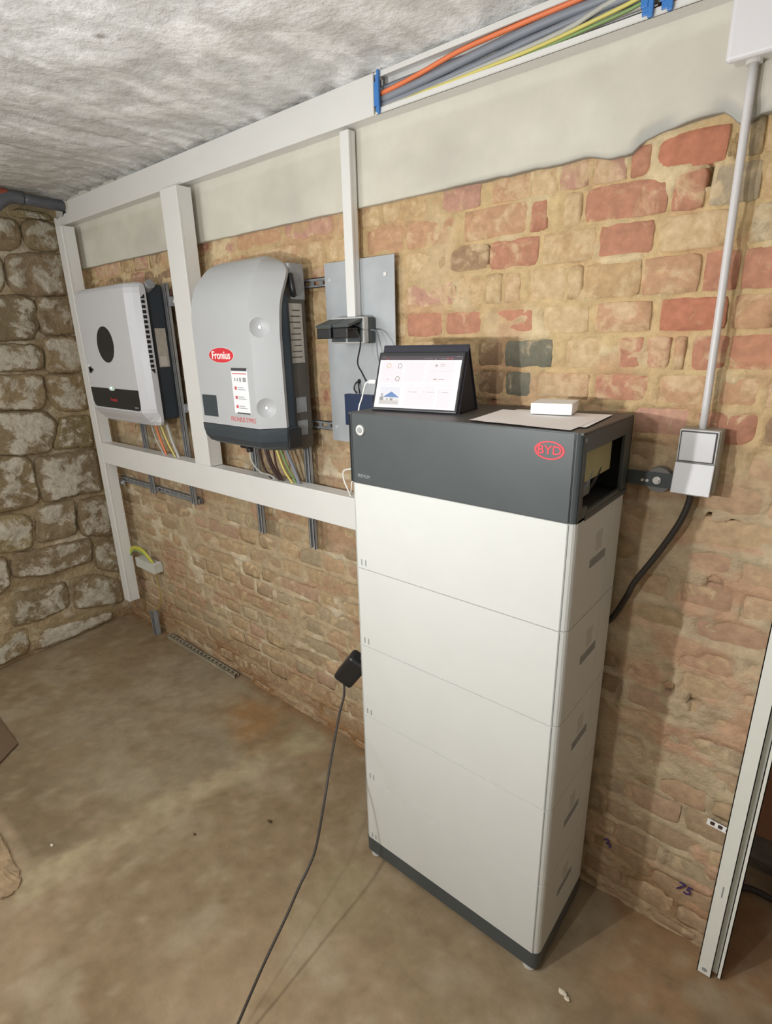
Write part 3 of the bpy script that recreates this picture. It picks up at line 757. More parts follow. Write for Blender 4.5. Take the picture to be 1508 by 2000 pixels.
beam_clamp(.988, 1.312, 'lower zinc clamp beside the right edge of the white inverter')
beam_clamp(.215, .868, 'zinc clamp on the lowest rail next to the corner trunking')

# ================================================================== INVERTER 1 (white, left)
t = thing('inverter', (.73, -.12, 1.25), 'white inverter with round dark window and side vents, nearest the corner', 'inverter')
bm = NB(); bx(bm, .505, .958, -.150, -.0575, 1.27, 1.808, .012, 3); obj('inverter_body', bm, NAVY, t)
def sec(z, xl, xr, yf, yb=-.150, ch=.042, chd=.045, r=.0):
    yb2 = yb - .012
    ys = yf + chd if yf + chd < yb2 else yb2
    cc = min(ch, (xr - xl) * .3)
    L = [(xl, yb), (xl, ys), (xl + cc * .25, ys - (ys - yf) * .45), (xl + cc, yf), (xr - cc, yf), (xr - cc * .35, ys - (ys - yf) * .5), (xr, ys), (xr, yb)]
    return [Vector((x, y, z)) for x, y in L]
XL, XR = .468, .990
secs = [(1.250, XL + .035, XR - .03, -.172), (1.254, XL + .018, XR - .012, -.178), (1.268, XL + .004, XR - .002, -.188), (1.290, XL, XR, -.206), (1.308, XL, XR, -.218), (1.325, XL, XR, -.220),
        (1.770, XL, XR, -.220), (1.790, XL + .002, XR - .002, -.217), (1.803, XL + .008, XR - .01, -.208), (1.810, XL + .022, XR - .025, -.190)]
bm = NB(); loft(bm, [sec(*s) for s in secs]); o = obj('front_cover', bm, INVL, t)
for p in o.data.polygons: p.use_smooth = False
bm = NB(); disc(bm, (.727, -.2202, 1.581), (1, 0, 0), (0, 0, 1), .073, .073, .0015, 56); obj('round_window', bm, BLACK, t)
bm = NB()
pts = [(.512, 1.400), (.948, 1.400), (.948, 1.335), (.944, 1.322), (.932, 1.316), (.545, 1.316), (.528, 1.322), (.518, 1.340)]
fr = [bm.verts.new((x, -.2215, zz)) for x, zz in pts]; bk = [bm.verts.new((x, -.2195, zz)) for x, zz in pts]
bm.faces.new(fr); bm.faces.new(bk)
for i in range(len(pts)): j = (i + 1) % len(pts); bm.faces.new((fr[i], fr[j], bk[j], bk[i]))
dp = obj('display_panel', bm, BLACK, t)
text('brand_lettering', 'Fronius', .020, (.722, -.2217, 1.352), (1, 0, 0), (0, 0, 1), RED, dp)
text('model_lettering', 'GEN24', .010, (.915, -.2217, 1.328), (1, 0, 0), (0, 0, 1), GREYT, dp)
bm = NB(); disc(bm, (.720, -.2216, 1.400), (1, 0, 0), (0, 0, 1), .028, .010, .001, 32); lens = obj('status_lens', bm, M('pale_green_lens', (.55, .68, .60), .3), dp)
bm = NB(); disc(bm, (.717, -.2228, 1.402), (1, 0, 0), (0, 0, 1), .006, .004, .001, 20)
obj('status_led', bm, EM('led_glow', (.6, 1.0, .8), 2.5), dp)
bm = NB(); bx(bm, .524, .552, -.2213, -.2195, 1.462, 1.490, .001); bx(bm, .535, .568, -.2213, -.2195, 1.470, 1.482, .001); obj('cover_latch', bm, BLACK, t)
bm = NB(); bx(bm, .520, .540, -.2216, -.2195, 1.488, 1.500, .001); obj('latch_tab', bm, WHITE, t)
# vents along the right side
for k in range(16):
    zz = 1.757 - k * (1.757 - 1.476) / 15; hh = .006
    bm = NB()
    if k in (0, 15):
        s = 1 if k == 0 else -1
        vv = [(.9895, -.158, zz - .007), (.9895, -.176, zz - .007), (.9895, -.158, zz + .010 * s + (0 if s > 0 else -.004))] if k == 0 else [(.9895, -.158, zz + .007), (.9895, -.176, zz + .007), (.9895, -.158, zz - .012)]
        a = [bm.verts.new(q) for q in vv]; b2 = [bm.verts.new((.9912, q[1], q[2])) for q in vv]
        bm.faces.new(a); bm.faces.new(b2)
        for i in range(3): bm.faces.new((a[i], a[(i + 1) % 3], b2[(i + 1) % 3], b2[i]))
    else:
        bx(bm, .9895, .9912, -.174, -.159, zz - hh, zz + hh)
    obj('side_vent', bm, BLACK, t)
bm = NB(); bx(bm, .957, .9590, -.118, -.072, 1.487, 1.640); lb = obj('rating_label', bm, LABELM, t)
bm = NB(); bx(bm, .959, .9597, -.113, -.082, 1.492, 1.530); obj('label_patch', bm, M('pale_label_patch', (.55, .53, .49), .6), lb)
bm = NB(); cyl(bm, (.99, -.125, 1.805), (.955, -.125, 1.790), .018, 16); obj('lifting_grip', bm, GALV, t)

# ================================================================== INVERTER 2 (grey)
t = thing('inverter', (1.62, -.14, 1.235), 'tall grey inverter with red oval badge and dark lower cover', 'inverter')
bm = NB(); bx(bm, 1.435, 1.800, -.165, -.0575, 1.235, 1.775, .008, 2)
obj('inverter_body', bm, CAST, t)
bm = NB(); bx(bm, 1.440, 1.8015, -.120, -.057, 1.700, 1.806, .006, 2); obj('heatsink_top', bm, GALV, t)
def sec2(z, yf, xfl, xfr, xel, xer, ye, yb=-.13):
    L = [(xel + .004, yb), (xel, ye), (xel + (xfl - xel) * .55, ye + (yf - ye) * .75), (xfl, yf), (xfr, yf), (xer, ye), (xer - .006, yb)]
    return [Vector((x, y, z)) for x, y in L]
CL, CR = 1.418, 1.826
S2 = [(1.318, -.260, 1.463, 1.768, CL, CR, -.195), (1.45, -.260, 1.463, 1.768, CL, CR, -.195), (1.60, -.260, 1.463, 1.768, CL, CR, -.195), (1.66, -.258, 1.463, 1.768, CL, CR, -.190),
      (1.70, -.252, 1.463, 1.768, CL, CR, -.182), (1.735, -.240, 1.463, 1.767, CL, CR, -.168), (1.765, -.222, 1.464, 1.763, CL, CR - .006, -.150), (1.785, -.204, 1.465, 1.755, CL + .003, CR - .016, -.138),
      (1.805, -.180, 1.460, 1.740, CL + .012, CR - .045, -.125), (1.822, -.150, 1.455, 1.715, CL + .025, CR - .090, -.112), (1.834, -.118, 1.452, 1.690, CL + .032, CR - .133, -.105)]
bm = NB(); 
def cinterp(rows, n=4):
    R_ = [np.array(q) for q in rows]; out = []
    for i in range(len(R_) - 1):
        a0, a1, a2, a3 = R_[max(i - 1, 0)], R_[i], R_[i + 1], R_[min(i + 2, len(R_) - 1)]
        for k in range(n):
            u_ = k / n; out.append(.5 * (2 * a1 + (a2 - a0) * u_ + (2 * a0 - 5 * a1 + 4 * a2 - a3) * u_ ** 2 + (3 * a1 - a0 - 3 * a2 + a3) * u_ ** 3))
    return out + [R_[-1]]
loft(bm, [sec2(*q, yb=q[6] + .014) for q in [S2[0]] + cinterp(S2[2:], 4)]); bmesh.ops.recalc_face_normals(bm, faces=bm.faces)
cover = obj('front_cover', bm, INVG, t)
# concave screw dimples cut into the chamfer
cut = bpy.data.objects.new('tmp_cut', bpy.data.meshes.new('tmp_cut'))
nrm = Vector((.74, -.67, 0)).normalized()
DIM = [Vector((1.7875, -.2373, 1.621)), Vector((1.7875, -.2373, 1.382))]
bm = NB()
for p in DIM:
    bmesh.ops.create_uvsphere(bm, u_segments=64, v_segments=48, radius=.060, matrix=Matrix.Translation(p + nrm * .0522))
for vv in bm.verts: vv.co -= ORG[cover.name]
bm.to_mesh(cut.data); bm.free(); COL.objects.link(cut); cut.location = ORG[cover.name]
md = cover.modifiers.new('b', 'BOOLEAN'); md.object = cut; md.operation = 'DIFFERENCE'; md.solver = 'EXACT'
bpy.context.view_layer.update()
me = bpy.data.meshes.new_from_object(cover.evaluated_get(bpy.context.evaluated_depsgraph_get()))
if len(me.polygons) > 60: cover.data = me
for p in cover.data.polygons: p.use_smooth = True
try: cover.data.set_sharp_from_angle(angle=math.radians(22))
except Exception: pass
cover.modifiers.clear(); bpy.data.objects.remove(cut)
for p in DIM:
    bm = NB(); cyl(bm, p - nrm * .012, p - nrm * .005, .0045, 10); obj('cover_screw', bm, CHROME, t)
# lower dark cover
bm = NB()
L2 = [(1.2365, -.185, 1.50, 1.745, 1.47, 1.790, -.160), (1.245, -.225, 1.490, 1.755, 1.452, 1.805, -.175), (1.256, -.246, 1.476, 1.763, 1.436, 1.815, -.185), (1.275, -.257, 1.466, 1.768, 1.424, 1.822, -.192), (1.298, -.261, 1.463, 1.769, 1.419, 1.826, -.196), (1.3165, -.262, 1.462, 1.770, 1.417, 1.828, -.197)]
loft(bm, [sec2(*s, yb=-.14) for s in L2]); obj('lower_cover', bm, SLATE, t)
bm = NB(); bx(bm, 1.818, 1.8285, -.190, -.135, 1.25, 1.312, .003); obj('switch_flap', bm, BLACK, t)
bm = NB(); bx(bm, 1.78, 1.817, -.182, -.150, 1.312, 1.690, .003); bx(bm, 1.78, 1.808, -.170, -.135, 1.250, 1.715, .003); obj('side_trim', bm, NAVY, t)
bd = NB(); disc(bd, (1.610, -.2602, 1.541), (1, 0, 0), (0, 0, 1), .066, .0225, .0012, 56); badge = obj('brand_badge', bd, RED, t)
bd = NB(); disc(bd, (1.610, -.2600, 1.541), (1, 0, 0), (0, 0, 1), .068, .0245, .0009, 56, .965); obj('badge_rim', bd, WHITE, badge)
text('badge_lettering', 'Fronius', .034, (1.610, -.2616, 1.540), (1, 0, 0), (0, 0, 1), CARD, badge, bold=.0006, sx=.98)
text('model_lettering', 'FRONIUS SYMO', .0215, (1.693, -.2603, 1.341), (1, 0, 0), (0, 0, 1), REDT, t, sx=.86)
bm = NB(); bx(bm, 1.474, 1.557, -.2612, -.259, 1.342, 1.413, .001); obj('display_window', bm, SLATE, t)
bm = NB(); bx(bm, 1.655, 1.7365, -.2615, -.2598, 1.362, 1.500); lb = obj('notice_label', bm, LABELW, t)
bm = NB(); bx(bm, 1.656, 1.7355, -.2618, -.2610, 1.494, 1.503); obj('label_bar', bm, DARKT, lb)
bm = NB(); bx(bm, 1.668, 1.735, -.2618, -.2610, 1.361, 1.365); obj('label_bar', bm, DARKT, lb)
bm = NB(); bx(bm, 1.660, 1.732, -.2618, -.2611, 1.484, 1.487); obj('label_heading', bm, REDT, lb)
bm = NB()
for (a, b_, c_, d_) in ((.668, .674, 1.463, 1.472), (.682, .688, 1.463, 1.472), (.695, .703, 1.461, 1.474), (.712, .728, 1.461, 1.474)): bx(bm, 1 + a, 1 + b_, -.2618, -.2611, c_, d_)
obj('label_icons', bm, GREYT, lb)
for zz in (1.441, 1.412, 1.383):
    bm = NB(); bx(bm, 1.666, 1.677, -.2618, -.2611, zz - .005, zz + .005); obj('label_number', bm, REDT, lb)
    bm = NB(); bx(bm, 1.681, 1.712, -.2618, -.2611, zz + .001, zz + .003); bx(bm, 1.681, 1.722, -.2618, -.2611, zz - .005, zz - .003); obj('label_text', bm, GREYT, lb)
bm = NB(); bx(bm, 1.7995, 1.8020, -.146, -.078, 1.512, 1.690); lb = obj('rating_label', bm, LABELM, t)
bm = NB()
for k in range(9): bx(bm, 1.8018, 1.8026, -.138 + .01 * (k % 3), -.088, 1.528 + k * .0175, 1.5315 + k * .0175)
obj('label_text', bm, CAST, lb)
bm = NB(); bx(bm, 1.7995, 1.8016, -.140, -.078, 1.440, 1.502); obj('rating_label', bm, CAST, t)
bm = NB(); bx(bm, 1.7995, 1.8020, -.128, -.085, 1.355, 1.405, .003); obj('cover_plate', bm, GALV, t)
bm = NB(); bx(bm, 1.7995, 1.8020, -.128, -.085, 1.280, 1.330, .003); obj('cover_plate', bm, GALV, t)
bm = NB(); tube(bm, [(1.804, -.118, 1.772), (1.812, -.122, 1.75), (1.812, -.118, 1.725), (1.805, -.110, 1.712)], .009, 10); obj('carry_loop', bm, BLACK, t, smooth=True)
bm = NB(); bx(bm, 1.545, 1.592, -.18, -.12, 1.222, 1.237, .003); cyl(bm, (1.56, -.15, 1.225), (1.56, -.15, 1.205), .012, 12); obj('cable_gland', bm, BLACK, t)

# wires between inverters and trunking
def wire(pts, r, mat, label, g): cable('connection_wire', pts, r, mat, label, 'wire', g, n=6)
G2 = 'wires under the grey inverter'
wire([(1.56, -.15, 1.21), (1.562, -.148, 1.17), (1.58, -.13, 1.13), (1.60, -.10, 1.113), (1.615, -.085, 1.09)], .0035, CLG, 'thin light grey wire curving from the gland, leftmost under the grey inverter', G2)
wire([(1.575, -.12, 1.236), (1.575, -.11, 1.15), (1.60, -.09, 1.09)], .0045, CBRN, 'dark brown wire, left of the bundle under the grey inverter', G2)
wire([(1.60, -.12, 1.236), (1.62, -.11, 1.15), (1.645, -.09, 1.09)], .0045, CBRN, 'dark brown wire, middle of the bundle under the grey inverter', G2)
wire([(1.625, -.13, 1.236), (1.635, -.11, 1.15), (1.655, -.085, 1.09)], .0045, CBRN, 'dark brown wire, right of the bundle under the grey inverter', G2)
wire([(1.655, -.12, 1.236), (1.65, -.11, 1.16), (1.662, -.09, 1.09)], .0035, CBRN, 'thin dark brown wire next to the yellow wires', G2)
wire([(1.665, -.12, 1.236), (1.69, -.11, 1.15), (1.715, -.09, 1.09)], .0042, CYEL, 'yellow wire running straight down under the grey inverter', G2)
wire([(1.685, -.12, 1.236), (1.708, -.105, 1.155), (1.722, -.08, 1.09)], .0038, CGREEN, 'green wire close behind the yellow one under the inverter', G2)
wire([(1.715, -.12, 1.236), (1.73, -.10, 1.16), (1.742, -.085, 1.09)], .0065, CGREY, 'thick grey cable, rightmost from the grey inverter', G2)
G1 = 'wires under the white inverter'
wire([(.785, -.11, 1.27), (.80, -.10, 1.17), (.832, -.085, 1.09)], .003, CLG, 'thin pale wire, leftmost under the white inverter', G1)
wire([(.805, -.10, 1.27), (.818, -.09, 1.17), (.838, -.08, 1.09)], .0045, CORANGE, 'short orange wire under the white inverter', G1)
wire([(.865, -.11, 1.27), (.895, -.10, 1.17), (.925, -.085, 1.09)], .004, CYEL, 'yellow wire under the white inverter', G1)
wire([(.905, -.10, 1.27), (.922, -.09, 1.17), (.945, -.08, 1.09)], .0065, CLG, 'flat grey cable beside the yellow wire under the white inverter', G1)
cable('connection_wire', [(2.10, -.09, 1.19), (2.03, -.10, 1.193), (1.978, -.10, 1.182), (1.972, -.10, 1.155), (1.986, -.10, 1.125), (1.995, -.09, 1.09)], .0028, CWHT, 'thin white wire looping out behind the battery tower onto the trunking', 'wire')
cable('connection_wire', [(2.06, -.085, 1.17), (2.0, -.085, 1.15), (1.99, -.085, 1.12), (1.982, -.085, 1.09)], .0024, CWHT, 'second thin white wire dropping straight into the trunking by the tower', 'wire')

TP0 = Vector((2.237, -.273, 1.4808))
# ================================================================== STEEL PLATE WITH SOCKET
t = thing('mounting_plate', (2.0, -.026, 1.258), 'grey galvanised steel plate screwed to the rails left of the tablet', 'metal plate')
bm = NB(); bx(bm, 1.860, 2.137, -.0278, -.0250, 1.258, 1.803, .0006, 1); obj('steel_sheet', bm, ZINC, t)
for p in ((1.884, 1.754), (2.105, 1.754), (1.884, 1.304)):
    bm = NB(); cyl(bm, (p[0], -.0278, p[1]), (p[0], -.0315, p[1]), .0055, 12); obj('plate_screw', bm, CHROME, t)
t = thing('double_socket', (2.0, -.05, 1.570), 'dark and light grey double socket with raised lids on the steel plate', 'socket')
bm = NB(); bx(bm, 1.930, 2.066, -.060, -.0280, 1.568, 1.642, .008, 3); obj('socket_back_box', bm, SOCKD, t)
bm = NB(); bx(bm, 1.930, 2.066, -.085, -.060, 1.568, 1.642, .006, 3); obj('socket_frame', bm, SOCK, t)
bm = NB(); bx(bm, 1.934, 1.996, -.0865, -.08, 1.572, 1.638, .003); obj('socket_insert', bm, SOCKD, t)
bm = NB(); bx(bm, 2.000, 2.062, -.0865, -.08, 1.572, 1.638, .003); obj('socket_insert', bm, SOCKD, t)
for x0 in (1.931, 2.0):
    R = Matrix.Translation((x0, -.088, 1.638)) @ Matrix.Rotation(math.radians(17), 4, 'X')
    bm = NB(); bx(bm, 0, .064, -.062, 0, -.008, 0, .002, 2, mat=R)
    lid = obj('socket_lid', bm, SOCKD, t)
def adapter(x0, lab):
    t2 = thing('plug_adapter', (x0 + .02, -.115, 1.588), lab, 'power adapter', 'black plug-in power adapters')
    bm = NB(); bx(bm, x0, x0 + .058, -.146, -.100, 1.583, 1.612, .003); obj('adapter_body', bm, BLACK, t2)
    bm = NB(); cyl(bm, (x0 + .03, -.100, 1.600), (x0 + .03, -.0866, 1.600), .018, 20); obj('plug_head', bm, BLACK, t2)
adapter(1.934, 'left black plug-in power adapter under the raised socket lid')
adapter(2.001, 'right black plug-in power adapter under the raised socket lid')
t = thing('wall_box', (2.0, -.04, 1.318), 'flat dark blue device on the steel plate, half hidden by the tablet', 'control box')
bm = NB(); bx(bm, 1.943, 2.060, -.050, -.0280, 1.318, 1.416, .002); obj('device_case', bm, M('dark_blue_plastic', (.014, .028, .070), .45), t)
cable('adapter_cord', [(1.985, -.036, 1.418), (1.980, -.042, 1.432), (1.984, -.040, 1.448), (1.990, -.030, 1.455)], .0025, BLACK, 'short black cord looping from the dark blue device into the plate', 'cord', 'cords above the dark blue device')
cable('adapter_cord', [(1.998, -.036, 1.418), (1.998, -.040, 1.435), (1.994, -.036, 1.448), (1.991, -.029, 1.454)], .0025, BLACK, 'second black cord beside the first, entering the same hole in the plate', 'cord', 'cords above the dark blue device')
bm = NB(); cyl(bm, (1.9905, -.0278, 1.455), (1.9905, -.0295, 1.455), .007, 14); o = obj('cord_grommet', bm, BLACK, None, (1.99, -.028, 1.45)); tag(o, 'small black grommet in the steel plate above the dark blue device', 'grommet')
cable('adapter_cord', [(2.052, -.125, 1.606), (2.068, -.128, 1.604), (2.088, -.130, 1.590), (2.097, -.135, 1.565), (2.125, -.18, 1.52), (2.190, -.235, 1.497), tuple(TP0)], .0022, BLACK, 'black cord hanging from the right adapter to the white plug', 'cord')
cable('adapter_cord', [(2.066, -.055, 1.605), (2.088, -.06, 1.603), (2.110, -.08, 1.593), (2.135, -.11, 1.570), (2.165, -.14, 1.53), (2.19, -.15, 1.49)], .002, CGREY, 'grey cord curving from the socket side behind the tablet', 'cord')

# ================================================================== BATTERY TOWER
BX0, BX1, BY0, BY1 = 2.233, 2.818, -.342, -.044
t = thing('battery_tower', (2.5255, -.193, 0), 'tall white battery tower with anthracite top and base, holding the tablet', 'battery')
def rb(x0, x1, y0, y1, z0, z1, r=.018, seg=5):
    bm = NB()
    bx(bm, x0, x1, y0, y1, z0, z1, r, seg, edges=lambda e: abs(e.verts[0].co.z - e.verts[1].co.z) > .01)
    return bm
obj('base_plinth', rb(BX0, BX1, BY0, BY1, .018, .0705), ANTH, t)
for fx in (2.262, 2.790):
    for fy in (-.322, -.075):
        bm = NB(); cyl(bm, (fx, fy, 0), (fx, fy, .008), .018, 20); cyl(bm, (fx, fy, .008), (fx, fy, .020), .006, 12); obj('levelling_foot', bm, CHROME if fy < -.2 else GALV, t)
for k in range(5):
    z0 = .071 + k * .233; z1 = z0 + .233
    mo = obj('battery_module', rb(BX0, BX1, BY0 + .001, BY1, z0 + .0012, z1 - .0012), WHITE2, t)
    fp = obj('front_panel', rb(2.2475, 2.8025, BY0 - .0008, BY0 + .01, z0 + .0010, z1 - .0015, .001, 1), WHITE2, mo)
    for gx in (2.246, 2.8025):
        bm = NB(); bx(bm, gx, gx + .0015, BY0 - .0002, BY0 + .01, z0 + .002, z1 - .002); obj('panel_gap', bm, SEAM, mo)
    for gx in (2.2605, 2.2745):
        bm = NB(); bx(bm, gx, gx + .004, BY0 - .0014, BY0, z0 + .009, z0 + .026); obj('status_mark', bm, GREYT, mo)
    # carrying recess on the side
    bm = NB()
    zc = z0 + .112
    bx(bm, BX1 - .001, BX1 + .0015, -.243, -.152, zc - .003, zc + .016, .001); obj('grip_recess', bm, M('recess_shade', (.26, .255, .24), .8) if k == 0 else bpy.data.materials['recess_shade'], mo)
    bm = NB(); bx(bm, BX1 - .001, BX1 + .0028, -.246, -.148, zc - .0075, zc - .003, .001); obj('grip_lip', bm, WHITE2, mo)
    bm = NB(); bx(bm, BX1 - .001, BX1 + .0006, -.215, -.180, zc + .026, zc + .070); obj('side_label', bm, M('pale_side_print', (.50, .48, .45), .6) if k == 0 else bpy.data.materials['pale_side_print'], mo)
    bm = NB(); bx(bm, BX1 - .001, BX1 + .0012, -.140, -.137, z0 + .004, z1 - .004); obj('side_fold', bm, WHITE2, mo)
# head unit: open side window -> shell of panels
HZ0, HZ1 = 1.2365, 1.411
hd = obj('head_front', rb(BX0, BX1, BY0, BY0 + .020, HZ0, HZ1 - .0005, .016, 5), ANTH, t)
bm = NB(); bx(bm, 2.2475, 2.8025, BY0 - .0012, BY0 + .004, HZ0 + .001, HZ1 - .002, .001); obj('front_panel', bm, ANTH, hd)
for gx in (2.8030, 2.246):
    bm = NB(); bx(bm, gx, gx + .0012, BY0 - .0008, BY0 + .006, HZ0 + .001, HZ1 - .002); obj('panel_gap', bm, BLACK, hd)
bm = NB(); bx(bm, BX0, BX1, BY0 + .003, BY1, HZ1 - .006, HZ1, .002); obj('top_cover', bm, M('dark_top_paint', (.075, .070, .066), .5), t)
bm = NB(); bx(bm, BX0, BX0 + .004, BY0 + .015, BY1, HZ0, HZ1 - .005); bx(bm, BX0, BX1, BY1 - .004, BY1, HZ0, HZ1 - .005); bx(bm, BX0, BX1, BY0 + .01, BY1, HZ0, HZ0 + .004); obj('head_shell', bm, ANTHD, t)
bm = NB()
sx0, sx1 = BX1 - .006, BX1
bx(bm, sx0, sx1, BY0 + .015, BY1, 1.372, HZ1 - .005); bx(bm, sx0, sx1, BY0 + .015, -.318, HZ0, 1.373); bx(bm, sx0, sx1, -.092, BY1, 1.245, 1.373)
bx(bm, sx0, sx1, -.320, -.290, HZ0, 1.262); bx(bm, sx0, sx1, -.292, -.085, HZ0, 1.252); bx(bm, sx0, sx1 + .001, -.30, -.05, HZ0 - .004, HZ0 + .006)
obj('side_frame', bm, ANTH, t)
bm = NB(); bx(bm, 2.70, 2.79, -.30, -.20, 1.26, 1.34, .004); obj('inner_contactor', bm, M('inner_grey', (.20, .20, .17), .5), t)
bm = NB(); bx(bm, 2.785, 2.795, -.275, -.10, 1.295, 1.360, .003); obj('wall_view_panel', bm, M('inner_olive', (.42, .38, .20), .6), t)  # added olive panel, stands for the lit wall glimpsed through the head
for k, m_ in enumerate((BLACK, CGREY, BLACK)):
    bm = NB(); tube(bm, [(2.77, -.30 + .05 * k, 1.245), (2.79, -.28 + .05 * k, 1.29), (2.78, -.24 + .05 * k, 1.32), (2.72, -.2 + .03 * k, 1.30)], .006, 8); obj('inner_cable', bm, m_, t, smooth=True)
bm = NB(); cyl(bm, (2.277, BY0 - .001, 1.371), (2.277, BY0 - .006, 1.371), .0125, 24); lk = obj('cam_lock', bm, CHROME, t)
bm = NB(); cyl(bm, (2.277, BY0 - .006, 1.371), (2.277, BY0 - .0075, 1.371), .007, 18); obj('lock_core', bm, GREYT, lk)
bm = NB(); disc(bm, (2.756, BY0 - .0012, 1.3735), (1, 0, 0), (0, 0, 1), .030, .0178, .0006, 56, .85); lg = obj('logo_ring', bm, RED, t)
text('logo_lettering', 'BYD', .0235, (2.756, BY0 - .0016, 1.3733), (1, 0, 0), (0, 0, 1), RED, lg, sx=1.08, bold=.0003)
text('model_lettering', 'PREMIUM', .0125, (2.2815, BY0 - .0014, 1.2555), (1, 0, 0), (0, 0, 1), GREYT, t, sx=.78)
bm = NB(); cyl(bm, (BX1, -.328, 1.396), (BX1 + .0015, -.328, 1.396), .004, 10); obj('side_screw', bm, GREYT, t)

# wall bracket right of the tower
t = thing('wall_bracket', (2.87, -.03, 1.25), 'dark grey steel bracket with round washer joining the tower to the wall', 'bracket')
bm = NB(); bx(bm, 2.790, 2.910, -.0310, -.0285, 1.251, 1.284, .0008); bx(bm, 2.790, 2.7925, -.044, -.0285, 1.251, 1.284); obj('bracket_plate', bm, ANTH, t)
bm = NB(); cyl(bm, (2.880, -.0285, 1.267), (2.880, -.004, 1.267), .028, 32); obj('large_washer', bm, M('washer_grey', (.20, .19, .18), .5, .3), t)
bm = NB(); cyl(bm, (2.878, -.031, 1.267), (2.878, -.036, 1.267), .0085, 20); cyl(bm, (2.878, -.036, 1.267), (2.878, -.044, 1.267), .006, 6); obj('bracket_nut', bm, CHROME, t)
for x in (2.848, 2.858):
    bm = NB(); cyl(bm, (x, -.031, 1.264), (x, -.035, 1.264), .0035, 8); obj('bracket_screw', bm, CHROME, t)

# ================================================================== TABLET
TC = Vector((2.268, -.293, 1.4118)); A = math.radians(8.8)
U = Vector((math.cos(A), math.sin(A), 0)); V = Vector((-math.sin(A), math.cos(A), 0)); Wt = Vector((0, 0, 1))
TW, TH_, lean = .229, .1455, math.radians(19.5)
UPV = (V * math.sin(lean) + Wt * math.cos(lean)).normalized(); NV = U.cross(UPV)     # NV faces the viewer
def TP(u, h, d): return TC + U * u + UPV * h + NV * d
t = thing('tablet', tuple(TC + V * .05), 'lit tablet in a dark folding case on top of the battery tower', 'tablet')
def tslab(bm, u0, u1, h0, h1, d0, d1, bev=0):
    mt = Matrix((U, UPV, NV)).transposed().to_4x4(); mt.translation = TC
    bx(bm, u0, u1, h0, h1, d0, d1, bev, 3, mat=mt)
bm = NB(); tslab(bm, 0, TW, .002, TH_, -.008, 0, .0035); obj('tablet_body', bm, M('tablet_black', (.015, .015, .018), .35), t)
sc0u, sc1u, sc0h, sc1h = .0065, TW - .0065, .0095, TH_ - .0105
bm = NB(); tslab(bm, sc0u, sc1u, sc0h, sc1h, 0, .0005); scr = obj('screen', bm, EM('screen_white', (.98, .92, .935), 1.0), t)
def sp(name, rects, mat):
    bm = NB()
    for (a, b_, c_, d_) in rects:
        tslab(bm, sc0u + a * (sc1u - sc0u), sc0u + b_ * (sc1u - sc0u), sc1h - d_ * (sc1h - sc0h), sc1h - c_ * (sc1h - sc0h), .0005, .0008)
    return obj(name, bm, mat, scr)
def bits(rects, d):
    pass
sp('status_bar', [(0, 1, 0, .075)], EM('screen_bar', (.055, .035, .045), 1))
sp('bar_lettering', [(.02, .075, .012, .020), (.15, .24, .05, .056), (.56, .66, .047, .053), (.74, .83, .047, .053), (.94, .98, .008, .016)], EM('screen_text_light', (.5, .45, .45), 1))
sp('bar_icon', [(.07, .115, .045, .062), (.83, .85, .035, .06), (.87, .895, .035, .06)], EM('screen_red', (.85, .12, .12), 1))
sp('bar_marker', [(.69, .705, .03, .065)], CARD)
sp('screen_panel', [(.03, .31, .10, .52), (.34, .58, .10, .50), (.62, .92, .10, .50), (.38, .74, .58, .96), (.78, .93, .60, .96)], EM('screen_panel_grey', (.90, .825, .845), 1))
sp('panel_line', [(0.0, .93, .548, .553), (.325, .328, .08, .5), (.60, .603, .08, .5), (.62, .93, .285, .29), (.39, .42, .13, .137), (.55, .58, .13, .137)], EM('screen_line', (.70, .63, .66), 1))
ringm = EM('screen_ring', (.42, .36, .30), 1)
for (uu, hh, c_) in ((.125, .19, (.72, .55, .30)), (.265, .19, (.40, .42, .42)), (.255, .44, (.35, .33, .25))):
    bm = NB(); disc(bm, TP(sc0u + uu * (sc1u - sc0u), sc1h - hh * (sc1h - sc0h), .0006), U, UPV, .0062, .0062, .0003, 28, .72)
    obj('dial_ring', bm, EM('dial', c_, 1), scr)
bm = NB(); disc(bm, TP(sc0u + .13 * (sc1u - sc0u), sc1h - .455 * (sc1h - sc0h), .0006), U, UPV, .0015, .0015, .0003, 12); obj('dial_dot', bm, ringm, scr)
sp('panel_text', [(.70, .73, .16, .20), (.76, .82, .155, .165), (.76, .81, .185, .195), (.70, .74, .425, .45), (.76, .83, .43, .445), (.42, .435, .675, .695), (.455, .52, .68, .692), (.60, .605, .66, .70), (.64, .74, .675, .685), (.78, .785, .66, .70), (.82, .90, .675, .685)], ringm)
sp('panel_background', [(.055, .31, .60, .94)], EM('screen_sky', (.80, .79, .83), 1))
sp('picture_ground', [(.055, .31, .86, .94)], EM('screen_ground', (.55, .50, .42), 1))
sp('house_wall', [(.115, .30, .79, .87)], EM('screen_house', (.80, .76, .72), 1))
sp('house_window', [(.15, .165, .815, .86), (.195, .21, .81, .865), (.215, .23, .81, .865)], EM('screen_dark', (.12, .10, .10), 1))
sp('house_tree', [(.075, .095, .73, .86), (.06, .11, .80, .86)], EM('screen_tree', (.25, .22, .20), 1))
bm = NB(); rf = [TP(sc0u + a * (sc1u - sc0u), sc1h - b_ * (sc1h - sc0h), .0009) for a, b_ in ((.10, .80), (.205, .69), (.31, .80))]
a = [bm.verts.new(p) for p in rf]; b2 = [bm.verts.new(p + NV * .0003) for p in rf]; bm.faces.new(a); bm.faces.new(b2)
for i in range(3): bm.faces.new((a[i], a[(i + 1) % 3], b2[(i + 1) % 3], b2[i]))
